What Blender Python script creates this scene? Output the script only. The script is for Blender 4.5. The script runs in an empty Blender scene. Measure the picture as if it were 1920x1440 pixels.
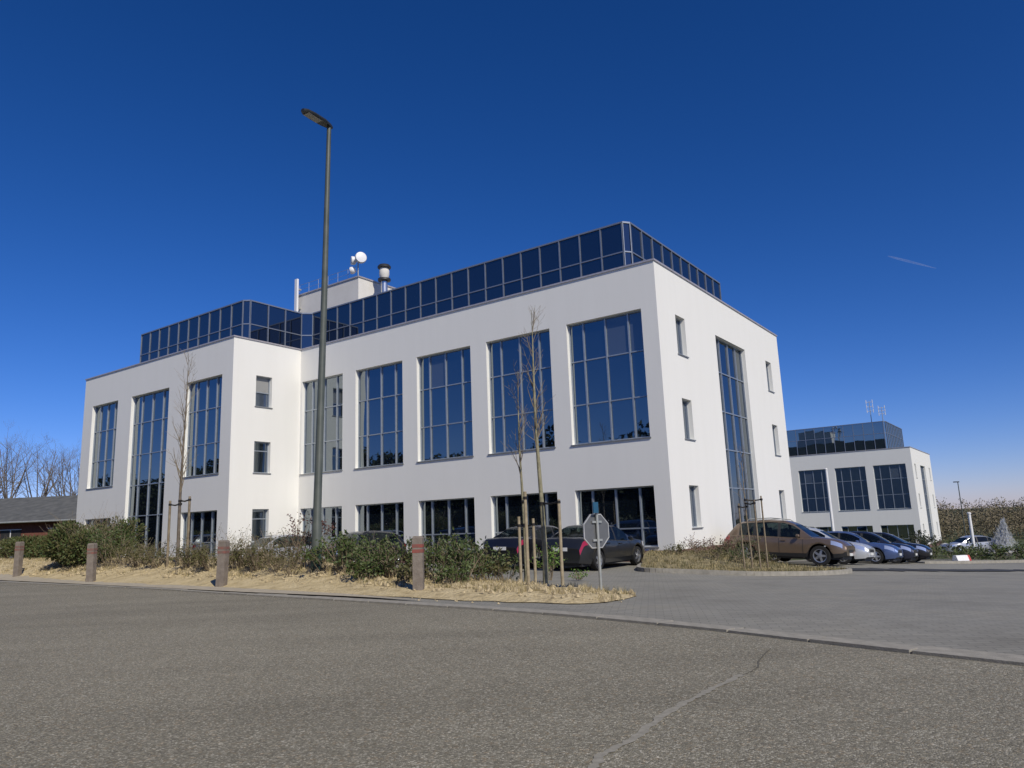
import bpy, math, random
import numpy as np
from mathutils import Vector, Matrix, Quaternion, noise
from mathutils.geometry import delaunay_2d_cdt
random.seed(7); np.random.seed(7)
S = bpy.context.scene
R = math.radians

# ------------------------------------------------------------------ camera
cam_d = bpy.data.cameras.new('camera'); cam = bpy.data.objects.new('camera', cam_d)
S.collection.objects.link(cam); S.camera = cam
cam_d.sensor_width = 36; cam_d.lens = 36*1377.14/1920; cam_d.clip_start = .05; cam_d.clip_end = 20000
cam.matrix_world = Matrix.Translation((0, 0, 1.25)) @ Matrix.Rotation(math.pi/2 + .18928, 4, 'X') @ Matrix.Rotation(-.03762, 4, 'Z')

# ------------------------------------------------------------------ light
SUN_EL = 40.0; SUN_AZ = 150.5            # azimuth clockwise from +Y
W = bpy.data.worlds.new('World'); S.world = W; W.use_nodes = True
nt = W.node_tree; nt.nodes.clear()
sky = nt.nodes.new('ShaderNodeTexSky'); sky.sky_type = 'NISHITA'; sky.sun_disc = False
sky.sun_elevation = R(SUN_EL); sky.sun_rotation = R(SUN_AZ)
sky.altitude = 0; sky.air_density = .8; sky.dust_density = 0.2; sky.ozone_density = 6.0
hs = nt.nodes.new('ShaderNodeHueSaturation'); hs.inputs['Saturation'].default_value = 1.185; hs.inputs['Value'].default_value = 1.0
bg = nt.nodes.new('ShaderNodeBackground'); bg.inputs['Strength'].default_value = .08
wo = nt.nodes.new('ShaderNodeOutputWorld')
gm_ = nt.nodes.new('ShaderNodeGamma'); gm_.inputs[1].default_value = 1.13      # contrasty camera
nt.links.new(sky.outputs[0], gm_.inputs[0]); nt.links.new(gm_.outputs[0], hs.inputs['Color']); tn = nt.nodes.new('ShaderNodeMix'); tn.data_type = 'RGBA'; tn.blend_type = 'MULTIPLY'; tn.inputs[0].default_value = 1; tn.inputs[7].default_value = (1.0, .81, 1.02, 1)
nt.links.new(hs.outputs[0], tn.inputs[6]); nt.links.new(tn.outputs[2], bg.inputs['Color']); nt.links.new(bg.outputs[0], wo.inputs['Surface'])
sl = bpy.data.lights.new('sun', 'SUN'); so = bpy.data.objects.new('sun', sl); S.collection.objects.link(so)
sl.energy = 3.75; sl.angle = R(.53); sl.color = (1, .93, .80)
sd = Vector((math.cos(R(SUN_EL))*math.sin(R(SUN_AZ)), math.cos(R(SUN_EL))*math.cos(R(SUN_AZ)), math.sin(R(SUN_EL))))
so.rotation_euler = (-sd).to_track_quat('-Z', 'Y').to_euler(); so.location = sd*50
S.view_settings.view_transform = 'Standard'; S.view_settings.look = 'None'; S.view_settings.exposure = 0; S.view_settings.gamma = 1
S.view_settings.use_curve_mapping = False
S.render.engine = 'CYCLES'
S.render.resolution_x = 1024; S.render.resolution_y = 768

# ------------------------------------------------------------------ helpers
COL = S.collection
def link(o, parent=None):
    COL.objects.link(o)
    if parent is not None: o.parent = parent
    return o
def tag(o, label, cat, group=None):
    o['label'] = label; o['category'] = cat
    if group: o['group'] = group
    return o
def kind(o, k): o['kind'] = k; return o
def empty(name, loc=(0, 0, 0), rz=0, parent=None):
    o = bpy.data.objects.new(name, None); o.location = loc; o.rotation_euler = (0, 0, rz); o.empty_display_size = .2
    return link(o, parent)
class MB:
    def __init__(s): s.v = []; s.f = []
    def poly(s, pts):
        n = len(s.v); s.v += [tuple(p) for p in pts]; s.f.append(tuple(range(n, n+len(pts)))); return s
    def box(s, a, b):
        x0, y0, z0 = [min(i, j) for i, j in zip(a, b)]; x1, y1, z1 = [max(i, j) for i, j in zip(a, b)]
        n = len(s.v)
        s.v += [(x0,y0,z0),(x1,y0,z0),(x1,y1,z0),(x0,y1,z0),(x0,y0,z1),(x1,y0,z1),(x1,y1,z1),(x0,y1,z1)]
        s.f += [tuple(n+i for i in q) for q in ((0,3,2,1),(4,5,6,7),(0,1,5,4),(1,2,6,5),(2,3,7,6),(3,0,4,7))]
        return s
    def tube(s, pts, rad, n=8, caps=True):
        pts = [Vector(p) for p in pts]
        if not isinstance(rad, (list, tuple)): rad = [rad]*len(pts)
        b = len(s.v); up = Vector((.31, .17, .93))
        for i, p in enumerate(pts):
            d = (pts[min(i+1, len(pts)-1)]-pts[max(i-1, 0)]); d = d.normalized() if d.length > 1e-9 else Vector((0,0,1))
            a = d.cross(up)
            if a.length < .1: a = d.cross(Vector((1, 0, 0)))
            a.normalize(); c = d.cross(a)
            for k in range(n):
                t = 2*math.pi*k/n; s.v.append(tuple(p+(a*math.cos(t)+c*math.sin(t))*rad[i]))
        for i in range(len(pts)-1):
            for k in range(n):
                k2 = (k+1) % n; s.f.append((b+i*n+k, b+i*n+k2, b+(i+1)*n+k2, b+(i+1)*n+k))
        if caps:
            s.f.append(tuple(b+k for k in reversed(range(n)))); e = b+(len(pts)-1)*n; s.f.append(tuple(e+k for k in range(n)))
        return s
    def lathe(s, prof, n=16, M=None):
        b = len(s.v); M = M or Matrix()
        for r, z in prof:
            for k in range(n):
                t = 2*math.pi*k/n; s.v.append(tuple(M @ Vector((r*math.cos(t), r*math.sin(t), z))))
        for i in range(len(prof)-1):
            for k in range(n):
                k2 = (k+1) % n; s.f.append((b+i*n+k, b+i*n+k2, b+(i+1)*n+k2, b+(i+1)*n+k))
        s.f.append(tuple(b+k for k in reversed(range(n)))); e = b+(len(prof)-1)*n; s.f.append(tuple(e+k for k in range(n)))
        return s
    def mesh(s, name, mat=None, smooth=None):
        me = bpy.data.meshes.new(name); me.from_pydata(s.v, [], s.f); me.update()
        if mat: me.materials.append(mat)
        if smooth is not None:
            me.polygons.foreach_set('use_smooth', [True]*len(me.polygons)); me.set_sharp_from_angle(angle=R(smooth))
        return me
    def build(s, name, mat=None, parent=None, smooth=None):
        return link(bpy.data.objects.new(name, s.mesh(name, mat, smooth)), parent)

# ------------------------------------------------------------------ materials
MAT = {}
def mat(name):
    m = bpy.data.materials.new(name); m.use_nodes = True; n = m.node_tree; b = n.nodes['Principled BSDF']; MAT[name] = m
    return m, n, b
def N(n, t, **kw):
    x = n.nodes.new(t)
    for k, v in kw.items():
        if hasattr(x, k): setattr(x, k, v)
        else: x.inputs[k].default_value = v
    return x
def ramp(n, stops, src):
    r = n.nodes.new('ShaderNodeValToRGB'); e = r.color_ramp.elements
    while len(e) < len(stops): e.new(.5)
    for i, (p, c) in enumerate(stops): e[i].position = p; e[i].color = (*c, 1)
    n.links.new(src, r.inputs[0]); return r
def coords(n, kind='Object'):
    return N(n, 'ShaderNodeTexCoord').outputs[kind]
def noisy(name, stops, scale, rough=.8, bump=0., bscale=None, detail=4, coord='Object', spec=.3, metal=0, dist=.02):
    m, n, b = mat(name); c = coords(n, coord)
    t = N(n, 'ShaderNodeTexNoise', Scale=scale, Detail=detail); n.links.new(c, t.inputs['Vector'])
    r = ramp(n, stops, t.outputs['Fac']); n.links.new(r.outputs[0], b.inputs['Base Color'])
    b.inputs['Roughness'].default_value = rough; b.inputs['Specular IOR Level'].default_value = spec; b.inputs['Metallic'].default_value = metal
    if bump:
        t2 = N(n, 'ShaderNodeTexNoise', Scale=bscale or scale*3, Detail=5); n.links.new(c, t2.inputs['Vector'])
        bp = N(n, 'ShaderNodeBump', Strength=bump, Distance=dist); n.links.new(t2.outputs['Fac'], bp.inputs['Height']); n.links.new(bp.outputs[0], b.inputs['Normal'])
    return m
def c3(c, k): return tuple(min(1, x*k) for x in c)
def plain(name, c, rough=.5, metal=0, spec=.5, var=.12, scale=6):
    return noisy(name, [(.3, c3(c, 1-var)), (.7, c3(c, 1+var))], scale, rough, spec=spec, metal=metal)

# plaster with faint rain streaks
m, n, b = mat('plaster'); c = coords(n)
mp = N(n, 'ShaderNodeMapping'); mp.inputs['Scale'].default_value = (1.2, 1.2, .12); n.links.new(c, mp.inputs[0])
t = N(n, 'ShaderNodeTexNoise', Scale=1.6, Detail=6, Roughness=.6); n.links.new(mp.outputs[0], t.inputs['Vector'])
r = ramp(n, [(.25, (.775, .767, .717)), (.6, (.795, .787, .738))], t.outputs['Fac']); n.links.new(r.outputs[0], b.inputs['Base Color'])
t2 = N(n, 'ShaderNodeTexNoise', Scale=60, Detail=3); n.links.new(c, t2.inputs['Vector'])
bp = N(n, 'ShaderNodeBump', Strength=.12, Distance=.01); n.links.new(t2.outputs['Fac'], bp.inputs['Height']); n.links.new(bp.outputs[0], b.inputs['Normal'])
b.inputs['Roughness'].default_value = .85; b.inputs['Specular IOR Level'].default_value = .25
noisy('render_beige', [(.3, (.69, .665, .61)), (.7, (.75, .725, .67))], 1.5, .85, .1, 40)
plain('coping', (.5, .47, .47), .45, .4)
plain('alu', (.38, .42, .46), .38, .5, var=.06)
plain('alu_roof', (.26, .29, .34), .4, .5, var=.06)
plain('sill_metal', (.3, .31, .31), .45, .5, var=.08)
plain('plinth', (.16, .09, .075), .8)
def glass(name, base, ior):
    m, n, b = mat(name); c = coords(n, 'Object')
    b.inputs['Base Color'].default_value = (*base, 1); b.inputs['Roughness'].default_value = .015
    b.inputs['IOR'].default_value = ior; b.inputs['Specular Tint'].default_value = (.82, .93, 1, 1)
    g = N(n, 'ShaderNodeNewGeometry')
    t = N(n, 'ShaderNodeTexNoise', Scale=.55, Detail=1); n.links.new(g.outputs['Position'], t.inputs['Vector'])
    bp = N(n, 'ShaderNodeBump', Strength=.1, Distance=.05); n.links.new(t.outputs['Fac'], bp.inputs['Height']); n.links.new(bp.outputs[0], b.inputs['Normal'])
    return m
glass('glass', (.006, .009, .014), 3.1)
glass('glass_attic', (.006, .009, .018), 2.4)
glass('glass_far', (.02, .03, .035), 3.6)
glass('glass_blind', (.06, .075, .10), 2.5)
glass('glass_shade', (.28, .28, .27), 1.6)
glass('car_glass', (.008, .011, .011), 1.75)
m = MAT['car_glass']; n = m.node_tree; b = n.nodes['Principled BSDF']; tr = N(n, 'ShaderNodeBsdfTransparent'); tr.inputs[0].default_value = (.42, .5, .47, 1); mxs = N(n, 'ShaderNodeMixShader'); mxs.inputs[0].default_value = .5
n.links.new(tr.outputs[0], mxs.inputs[1]); n.links.new(b.outputs[0], mxs.inputs[2]); n.links.new(mxs.outputs[0], n.nodes['Material Output'].inputs[0])
# asphalt with exposed aggregate
m, n, b = mat('asphalt'); c = coords(n)
v1 = N(n, 'ShaderNodeTexVoronoi', Scale=95); n.links.new(c, v1.inputs['Vector'])
v2 = N(n, 'ShaderNodeTexVoronoi', Scale=47); n.links.new(c, v2.inputs['Vector'])
big = N(n, 'ShaderNodeTexNoise', Scale=.35, Detail=5, Roughness=.6); n.links.new(c, big.inputs['Vector'])
sep = N(n, 'ShaderNodeSeparateColor'); n.links.new(v1.outputs['Color'], sep.inputs[0])
r1 = ramp(n, [(0, (.17, .16, .122)), (.55, (.255, .241, .187)), (.82, (.325, .307, .243)), (.95, (.52, .5, .42))], sep.outputs[0])
sep2 = N(n, 'ShaderNodeSeparateColor'); n.links.new(v2.outputs['Color'], sep2.inputs[0])
r2 = ramp(n, [(0, (.74, .72, .7)), (.4, (.96, .95, .93)), (.85, (1.0, .98, .95)), (.95, (1., .9, .8))], sep2.outputs[1])
mx = N(n, 'ShaderNodeMix', data_type='RGBA', blend_type='MULTIPLY'); mx.inputs[0].default_value = 1
n.links.new(r1.outputs[0], mx.inputs[6]); n.links.new(r2.outputs[0], mx.inputs[7])
mpr = N(n, 'ShaderNodeMapping'); mpr.inputs['Rotation'].default_value = (0, 0, R(40)); mpr.inputs['Scale'].default_value = (.12, 1.1, 1); n.links.new(c, mpr.inputs[0])
lane_n = N(n, 'ShaderNodeTexNoise', Scale=.9, Detail=3); n.links.new(mpr.outputs[0], lane_n.inputs['Vector'])
add_ = N(n, 'ShaderNodeMath', operation='MULTIPLY_ADD'); add_.inputs[1].default_value = .55; n.links.new(lane_n.outputs['Fac'], add_.inputs[0])
hf_ = N(n, 'ShaderNodeMath', operation='MULTIPLY'); hf_.inputs[1].default_value = .45; n.links.new(big.outputs['Fac'], hf_.inputs[0]); n.links.new(hf_.outputs[0], add_.inputs[2])
r3 = ramp(n, [(.36, (.8, .79, .77)), (.5, (.95, .94, .92)), (.64, (1.06, 1.05, 1.03))], add_.outputs[0])
mx2 = N(n, 'ShaderNodeMix', data_type='RGBA', blend_type='MULTIPLY'); mx2.inputs[0].default_value = 1
n.links.new(mx.outputs[2], mx2.inputs[6]); n.links.new(r3.outputs[0], mx2.inputs[7])
n.links.new(mx2.outputs[2], b.inputs['Base Color']); b.inputs['Roughness'].default_value = .8; b.inputs['Specular IOR Level'].default_value = .3
bp = N(n, 'ShaderNodeBump', Strength=.6, Distance=.008); n.links.new(v1.outputs['Distance'], bp.inputs['Height']); bp.invert = True
n.links.new(bp.outputs[0], b.inputs['Normal'])
# block paving
m, n, b = mat('paving'); c = coords(n)
mp = N(n, 'ShaderNodeMapping'); mp.inputs['Rotation'].default_value = (0, 0, R(10)); n.links.new(c, mp.inputs[0])
bt = N(n, 'ShaderNodeTexBrick', Scale=1.0); bt.inputs['Brick Width'].default_value = .21; bt.inputs['Row Height'].default_value = .105
bt.inputs['Mortar Size'].default_value = .006; bt.inputs['Color1'].default_value = (.235, .226, .192, 1); bt.inputs['Color2'].default_value = (.282, .272, .232, 1); bt.inputs['Mortar'].default_value = (.17, .162, .14, 1)
n.links.new(mp.outputs[0], bt.inputs['Vector'])
big = N(n, 'ShaderNodeTexNoise', Scale=.5, Detail=6, Roughness=.65); n.links.new(c, big.inputs['Vector'])
r3 = ramp(n, [(.28, (.76, .75, .72)), (.5, (.97, .97, .96)), (.72, (1.08, 1.05, .98))], big.outputs['Fac'])
mx2 = N(n, 'ShaderNodeMix', data_type='RGBA', blend_type='MULTIPLY'); mx2.inputs[0].default_value = 1
n.links.new(bt.outputs['Color'], mx2.inputs[6]); n.links.new(r3.outputs[0], mx2.inputs[7]); n.links.new(mx2.outputs[2], b.inputs['Base Color'])
b.inputs['Roughness'].default_value = .8
bp = N(n, 'ShaderNodeBump', Strength=.2, Distance=.004); n.links.new(bt.outputs['Fac'], bp.inputs['Height']); bp.invert = True; n.links.new(bp.outputs[0], b.inputs['Normal'])
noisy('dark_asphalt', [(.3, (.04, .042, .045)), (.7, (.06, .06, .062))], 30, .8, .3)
noisy('kerb', [(.3, (.26, .245, .205)), (.7, (.37, .345, .29))], 7, .85, .3, 60)
noisy('path_sand', [(.25, (.36, .31, .23)), (.7, (.47, .42, .32))], 5, .95, .4, 40)
noisy('sand', [(.2, (.3, .23, .125)), (.45, (.52, .42, .235)), (.75, (.64, .53, .32))], 3.5, .95, .9, 14, detail=8, dist=.06)
noisy('clod', [(.3, (.26, .21, .13)), (.7, (.56, .46, .28))], 8, .95, .5, 30)
noisy('soil', [(.3, (.17, .14, .08)), (.7, (.34, .29, .16))], 3, .95, .8, 20, detail=8, dist=.05)
noisy('grass', [(.3, (.05, .065, .02)), (.7, (.1, .105, .04))], 1.5, .95, .5, 20, detail=8)
noisy('straw', [(.3, (.3, .24, .12)), (.7, (.48, .4, .22))], 4, .9)
noisy('leaf', [(.25, (.03, .052, .012)), (.5, (.062, .092, .024)), (.8, (.12, .14, .045))], 5, .6, spec=.4)
noisy('leaf_olive', [(.25, (.06, .06, .02)), (.5, (.095, .095, .035)), (.8, (.16, .14, .06))], 4, .7)
noisy('leaf_bright', [(.3, (.07, .14, .02)), (.7, (.16, .26, .05))], 6, .6)
noisy('leaf_dark', [(.25, (.012, .02, .01)), (.8, (.04, .055, .02))], 3, .7)
noisy('leaf_red', [(.3, (.07, .03, .025)), (.7, (.13, .06, .045))], 6, .6)
noisy('twig', [(.3, (.16, .125, .085)), (.7, (.3, .25, .17))], 8, .9)
noisy('twig_grey', [(.3, (.11, .09, .07)), (.7, (.2, .17, .135))], 8, .9)
noisy('wood_brown', [(.25, (.13, .12, .065)), (.5, (.19, .16, .1)), (.8, (.25, .21, .16))], .25, .9)
noisy('bark', [(.25, (.15, .145, .09)), (.75, (.34, .31, .2))], 9, .85, .5, 30)
noisy('stake', [(.3, (.26, .215, .14)), (.7, (.4, .335, .225))], 9, .8, .3, 40)
noisy('post_wood', [(.2, (.15, .125, .105)), (.8, (.27, .235, .2))], 8, .85, .5, 35)
noisy('post_red', [(.3, (.19, .085, .07)), (.65, (.28, .075, .06))], 14, .7)
plain('strap', (.015, .013, .012), .8)
noisy('galv', [(.3, (.33, .35, .33)), (.7, (.45, .46, .43))], 5, .45, metal=.35)
noisy('pole_paint', [(.3, (.07, .082, .07)), (.7, (.105, .117, .1))], 3, .45, spec=.4)
plain('lamp_body', (.025, .027, .027), .45)
plain('lamp_glass', (.3, .29, .26), .25)
plain('pole_base_green', (.03, .075, .065), .5)
plain('white_paint', (.78, .78, .77), .5, var=.03)
plain('sign_back', (.16, .165, .165), .5, .4, var=.08)
plain('sign_edge', (.5, .5, .48), .45, .3)
plain('sign_blue', (.02, .09, .16), .45)
plain('sign_red', (.45, .03, .03), .5)
plain('dish_white', (.8, .8, .8), .4, var=.02)
plain('steel', (.62, .63, .62), .28, .85, var=.05)
plain('dark_steel', (.06, .06, .06), .5, .5)
plain('roof_felt', (.2, .19, .18), .9)
noisy('slate', [(.3, (.085, .088, .085)), (.7, (.14, .142, .135))], 2, .8, .4, 25)
noisy('brick_red', [(.3, (.13, .05, .035)), (.7, (.2, .085, .06))], 5, .9)
plain('tyre', (.018, .018, .018), .85, spec=.3)
plain('rim', (.55, .56, .57), .3, .8, var=.04)
plain('trim_black', (.02, .02, .021), .6)
plain('chrome', (.75, .76, .77), .12, 1., var=.02)
plain('plate', (.7, .7, .66), .5)
plain('mulch', (.1, .07, .045), .95)
def paint(name, c, metal=.45):
    m, n, b = mat(name); b.inputs['Base Color'].default_value = (*c, 1); b.inputs['Metallic'].default_value = metal
    b.inputs['Roughness'].default_value = .32; b.inputs['Coat Weight'].default_value = .8; b.inputs['Coat Roughness'].default_value = .04
    t = N(n, 'ShaderNodeTexNoise', Scale=3, Detail=5); n.links.new(coords(n), t.inputs['Vector'])
    rr = ramp(n, [(.3, (.28, .28, .28)), (.7, (.42, .42, .42))], t.outputs['Fac']); n.links.new(rr.outputs[0], b.inputs['Roughness'])
    return m
paint('paint_brown', (.18, .13, .088)); paint('paint_silver', (.62, .64, .66)); paint('paint_blue', (.08, .125, .27)); paint('paint_black', (.012, .012, .016), .2)
paint('paint_graphite', (.028, .03, .033)); paint('paint_navy', (.02, .025, .05)); paint('paint_grey', (.3, .31, .32)); paint('paint_palegrey', (.45, .47, .5))
m, n, b = mat('lamp_red'); b.inputs['Base Color'].default_value = (.33, .006, .012, 1); b.inputs['Roughness'].default_value = .1; b.inputs['Coat Weight'].default_value = 1
m, n, b = mat('lamp_clear'); b.inputs['Base Color'].default_value = (.7, .72, .74, 1); b.inputs['Roughness'].default_value = .08; b.inputs['Metallic'].default_value = .6; b.inputs['Coat Weight'].default_value = 1
m, n, b = mat('spray')
n.nodes.remove(b); tr = N(n, 'ShaderNodeBsdfTransparent'); df = N(n, 'ShaderNodeBsdfDiffuse'); df.inputs[0].default_value = (.85, .88, .9, 1); mxs = N(n, 'ShaderNodeMixShader'); mxs.inputs[0].default_value = .11
n.links.new(tr.outputs[0], mxs.inputs[1]); n.links.new(df.outputs[0], mxs.inputs[2]); n.links.new(mxs.outputs[0], n.nodes['Material Output'].inputs[0])
m, n, b = mat('vapour')
n.nodes.remove(b); tr = N(n, 'ShaderNodeBsdfTransparent'); df = N(n, 'ShaderNodeBsdfDiffuse'); df.inputs[0].default_value = (.9, .92, .95, 1); mxs = N(n, 'ShaderNodeMixShader')
t = N(n, 'ShaderNodeTexNoise', Scale=.006, Detail=3); n.links.new(coords(n), t.inputs['Vector']); rr = ramp(n, [(.3, (.03, .03, .03)), (.75, (.13, .13, .13))], t.outputs['Fac']); n.links.new(rr.outputs[0], mxs.inputs[0])
n.links.new(tr.outputs[0], mxs.inputs[1]); n.links.new(df.outputs[0], mxs.inputs[2]); n.links.new(mxs.outputs[0], n.nodes['Material Output'].inputs[0])

# ------------------------------------------------------------------ terrain
TH = .617267; CX, CY = 5.7726, 27.6723; Z0 = .15
EU = np.array([-math.cos(TH), math.sin(TH)]); EV = np.array([math.sin(TH), math.cos(TH)])
def BW(u, v): p = np.array([CX, CY])+u*EU+v*EV; return float(p[0]), float(p[1])     # building plan -> world
KP = [(-140,112),(-60,57.5),(-30,34.8),(-17.25,25.09),(-9.99,19.59),(-5.48,15.78),(-2.57,13.35),(.1,11.0),(1.95,8.95),(3.13,7.35),(4.03,6.2),(5.6,4.1),(8,.6),(11,-4.5),(16,-14),(22,-30)]
def catmull(P, k=8):
    P = [np.array(p, float) for p in P]; out = []
    for i in range(len(P)-1):
        p0 = P[max(i-1, 0)]; p1 = P[i]; p2 = P[i+1]; p3 = P[min(i+2, len(P)-1)]
        for j in range(k):
            t = j/k; out.append(.5*((2*p1)+(-p0+p2)*t+(2*p0-5*p1+4*p2-p3)*t*t+(-p0+3*p1-3*p2+p3)*t**3))
    out.append(P[-1]); return np.array(out)
KC = catmull(KP)
KA, KB = KC[:-1], KC[1:]; KD = KB-KA; KL2 = (KD**2).sum(1)
def tdist(x, y):                                       # signed distance from the kerb, + towards the building
    p = np.array([x, y]); w = np.clip(((p-KA)*KD).sum(1)/KL2, 0, 1); q = KA+KD*w[:, None]; d2 = ((p-q)**2).sum(1); i = int(d2.argmin())
    cr = KD[i][0]*(p-KA[i])[1]-KD[i][1]*(p-KA[i])[0]
    return math.sqrt(d2[i])*(1 if cr > 0 else -1)
CTL = np.array([(3.8,23.6,-.33),(7,22.4,-.5),(11.4,25,-.72),(12,28.4,-.73),(18.3,34.7,-1.22),(20.9,37.8,-1.4),(18,26.5,-.98),(30,30,-1.6),(2,23.3,-.27),(4.9,26.8,-.3),
    (-3,33,-.3),(-15,33,-.2),(-14,40,-.3),(-30,45,0),(-35,65,0),(45.8,85,-2.95),(60,85,-3.2),(30,68,-2.5),(36,61,-2.4),(28,42,-1.6),(80,125,-4),(0,120,-1.5),(-100,150,0),(-100,300,0),(150,300,-5),(0,300,-3),(80,40,-3),
    (-17.2,26.5,0),(-6,17.5,0),(.1,13,-.02),(3.5,13,-.1),(6,9,-.02),(9,4,0),(12,12,-.35),(25,10,-.7),(40,0,-.8),(-60,60,0),(0,400,-3),(8,17,-.3)], float)
def tps(r2): return np.where(r2 > 1e-9, r2*np.log(r2+1e-12)*.5, 0)
_n = len(CTL); _K = tps(((CTL[:, None, :2]-CTL[None, :, :2])**2).sum(2))+np.eye(_n)*2.
_P = np.hstack([np.ones((_n, 1)), CTL[:, :2]]); _A = np.block([[_K, _P], [_P.T, np.zeros((3, 3))]])
_w = np.linalg.solve(_A, np.concatenate([CTL[:, 2], np.zeros(3)]))
def sst(a, b, x): t = min(1, max(0, (x-a)/(b-a))); return t*t*(3-2*t)
def base_z(x, y):
    r2 = ((CTL[:, :2]-np.array([x, y]))**2).sum(1); z = float(tps(r2) @ _w[:_n]+_w[_n]+_w[_n+1]*x+_w[_n+2]*y)
    return max(-6, min(.25, z))
def ground(x, y):
    t = tdist(x, y)
    if t <= 0: return 0.
    return base_z(x, y)*sst(0, 2.5, t)
def mound(x, y):
    t = tdist(x, y); left = sst(1.5, -8, x)
    h = .5*left*sst(.9, 3.0, t)*(1-sst(5.2, 8.0, t))
    return h
def gz(x, y): return ground(x, y)+mound(x, y)
def sheet(name, poly, zf, step, m, dz=0., jitter=0.):
    poly = [tuple(p) for p in poly]
    bd = []
    for i, p in enumerate(poly):
        q = poly[(i+1) % len(poly)]; L = math.dist(p, q); k = max(1, int(L/step))
        bd += [(p[0]+(q[0]-p[0])*j/k, p[1]+(q[1]-p[1])*j/k) for j in range(k)]
    xs = [p[0] for p in poly]; ys = [p[1] for p in poly]; pa = np.array(bd); pb = np.roll(pa, -1, 0)
    pts = [Vector(p) for p in bd]; ne = len(bd)
    x = min(xs)+step/2
    while x < max(xs):
        y = min(ys)+step/2
        while y < max(ys):
            px, py = x+random.uniform(-.2, .2)*step, y+random.uniform(-.2, .2)*step
            c = ((pa[:, 1] > py) != (pb[:, 1] > py)) & (px < (pb[:, 0]-pa[:, 0])*(py-pa[:, 1])/(pb[:, 1]-pa[:, 1]+1e-12)+pa[:, 0])
            if c.sum() % 2 and ((pa-np.array([px, py]))**2).sum(1).min() > (.35*step)**2: pts.append(Vector((px, py)))
            y += step
        x += step
    vs, es, fs, *_ = delaunay_2d_cdt(pts, [(i, (i+1) % ne) for i in range(ne)], [], 1, 1e-5)
    me = bpy.data.meshes.new(name)
    me.from_pydata([(p.x, p.y, zf(p.x, p.y)+dz+(random.uniform(-jitter, jitter) if jitter else 0)) for p in vs], [], [tuple(f) for f in fs]); me.update()
    if me.polygons and sum(p.normal.z for p in me.polygons) < 0: me.flip_normals()
    me.polygons.foreach_set('use_smooth', [True]*len(me.polygons)); me.materials.append(m)
    return link(bpy.data.objects.new(name, me))
# the ground: one sheet to the horizon, finer near by
gx = sorted(set([round(-3000+i*300, 2) for i in range(21)]+[-200+i*20 for i in range(21)]+[round(-40+i*1.6, 2) for i in range(60)]))
gy = sorted(set([round(-2000+i*300, 2) for i in range(30)]+[-100+i*20 for i in range(21)]+[round(-20+i*1.6, 2) for i in range(60)]))
def gfar(x, y):
    if abs(x) > 190 or y > 310 or y < -90: return -4. if tdist(x, y) > 0 else -.3
    return gz(x, y)-(.12 if tdist(x, y) < 0 else .16)
gm = MB(); gm.v = [(x, y, gfar(x, y)) for y in gy for x in gx]; nx = len(gx)
gm.f = [(j*nx+i, j*nx+i+1, (j+1)*nx+i+1, (j+1)*nx+i) for j in range(len(gy)-1) for i in range(nx-1)]
kind(gm.build('ground', MAT['grass']), 'structure')
# road
def offs(c, d, i0=0, i1=None):
    out = []
    c = c[i0:i1]
    for i in range(len(c)):
        t = c[min(i+1, len(c)-1)]-c[max(i-1, 0)]; t = t/np.linalg.norm(t); out.append((c[i][0]-t[1]*d, c[i][1]+t[0]*d))
    return out
rm = MB(); a = offs(KC, 0.); bb = offs(KC, -11.5)
rows = [offs(KC, -d) for d in (0, .15, 1, 2.5, 4.5, 7, 9, 11.5)]
rm.v = [(x, y, 0.0 if j else -.012) for j, rw in enumerate(rows) for x, y in rw]; nn = len(rows[0])
rm.f = [(j*nn+i, (j+1)*nn+i, (j+1)*nn+i+1, j*nn+i+1) for j in range(len(rows)-1) for i in range(nn-1)]
road = kind(rm.build('road', MAT['asphalt']), 'structure')
# sealed cracks in the asphalt
def zpx(px, py):          # photo pixel -> point on the flat road
    f, pi, ro = 1377.14, .18928, -.03762; xr, yr = (px-960)/f, (py-720)/f; c, s = math.cos(ro), math.sin(ro); xn, yn = c*xr+s*yr, -s*xr+c*yr
    k = -1.25/(math.sin(pi)-yn*math.cos(pi)); return xn*k, (math.cos(pi)+yn*math.sin(pi))*k
def strip(name, pts, wid, m, z=.004, rag=.3):
    P = catmull(pts, 10); v = []; f = []
    for i in range(len(P)):
        t = P[min(i+1, len(P)-1)]-P[max(i-1, 0)]; t = t/np.linalg.norm(t); nrm = np.array([-t[1], t[0]])
        j = np.array(noise.noise_vector(Vector((P[i][0]*3, P[i][1]*3, 1)))[:2])*wid*.5
        wl = wid*(.5+rag*random.uniform(-1, 1)); wr = wid*(.5+rag*random.uniform(-1, 1))
        v += [(*(P[i]+j+nrm*wl), z), (*(P[i]+j-nrm*wr), z)]
    f = [(2*i, 2*i+1, 2*i+3, 2*i+2) for i in range(len(P)-1)]
    mb = MB(); mb.v = v; mb.f = f; o = mb.build(name, m); return o
noisy('crack_seal', [(.3, (.24, .225, .185)), (.7, (.33, .31, .255))], 25, .9)
noisy('crack_dark', [(.3, (.09, .083, .066)), (.7, (.15, .14, .11))], 25, .9)
kind(strip('sealed_crack', [zpx(1085, 1462), zpx(1130, 1420), zpx(1185, 1385), zpx(1240, 1345), zpx(1300, 1310), zpx(1345, 1288), zpx(1395, 1266)], .055, MAT['crack_seal']), 'structure')
kind(strip('open_crack', [zpx(1393, 1267), zpx(1420, 1252), zpx(1424, 1238), zpx(1446, 1216)], .014, MAT['crack_dark']), 'structure')
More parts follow.
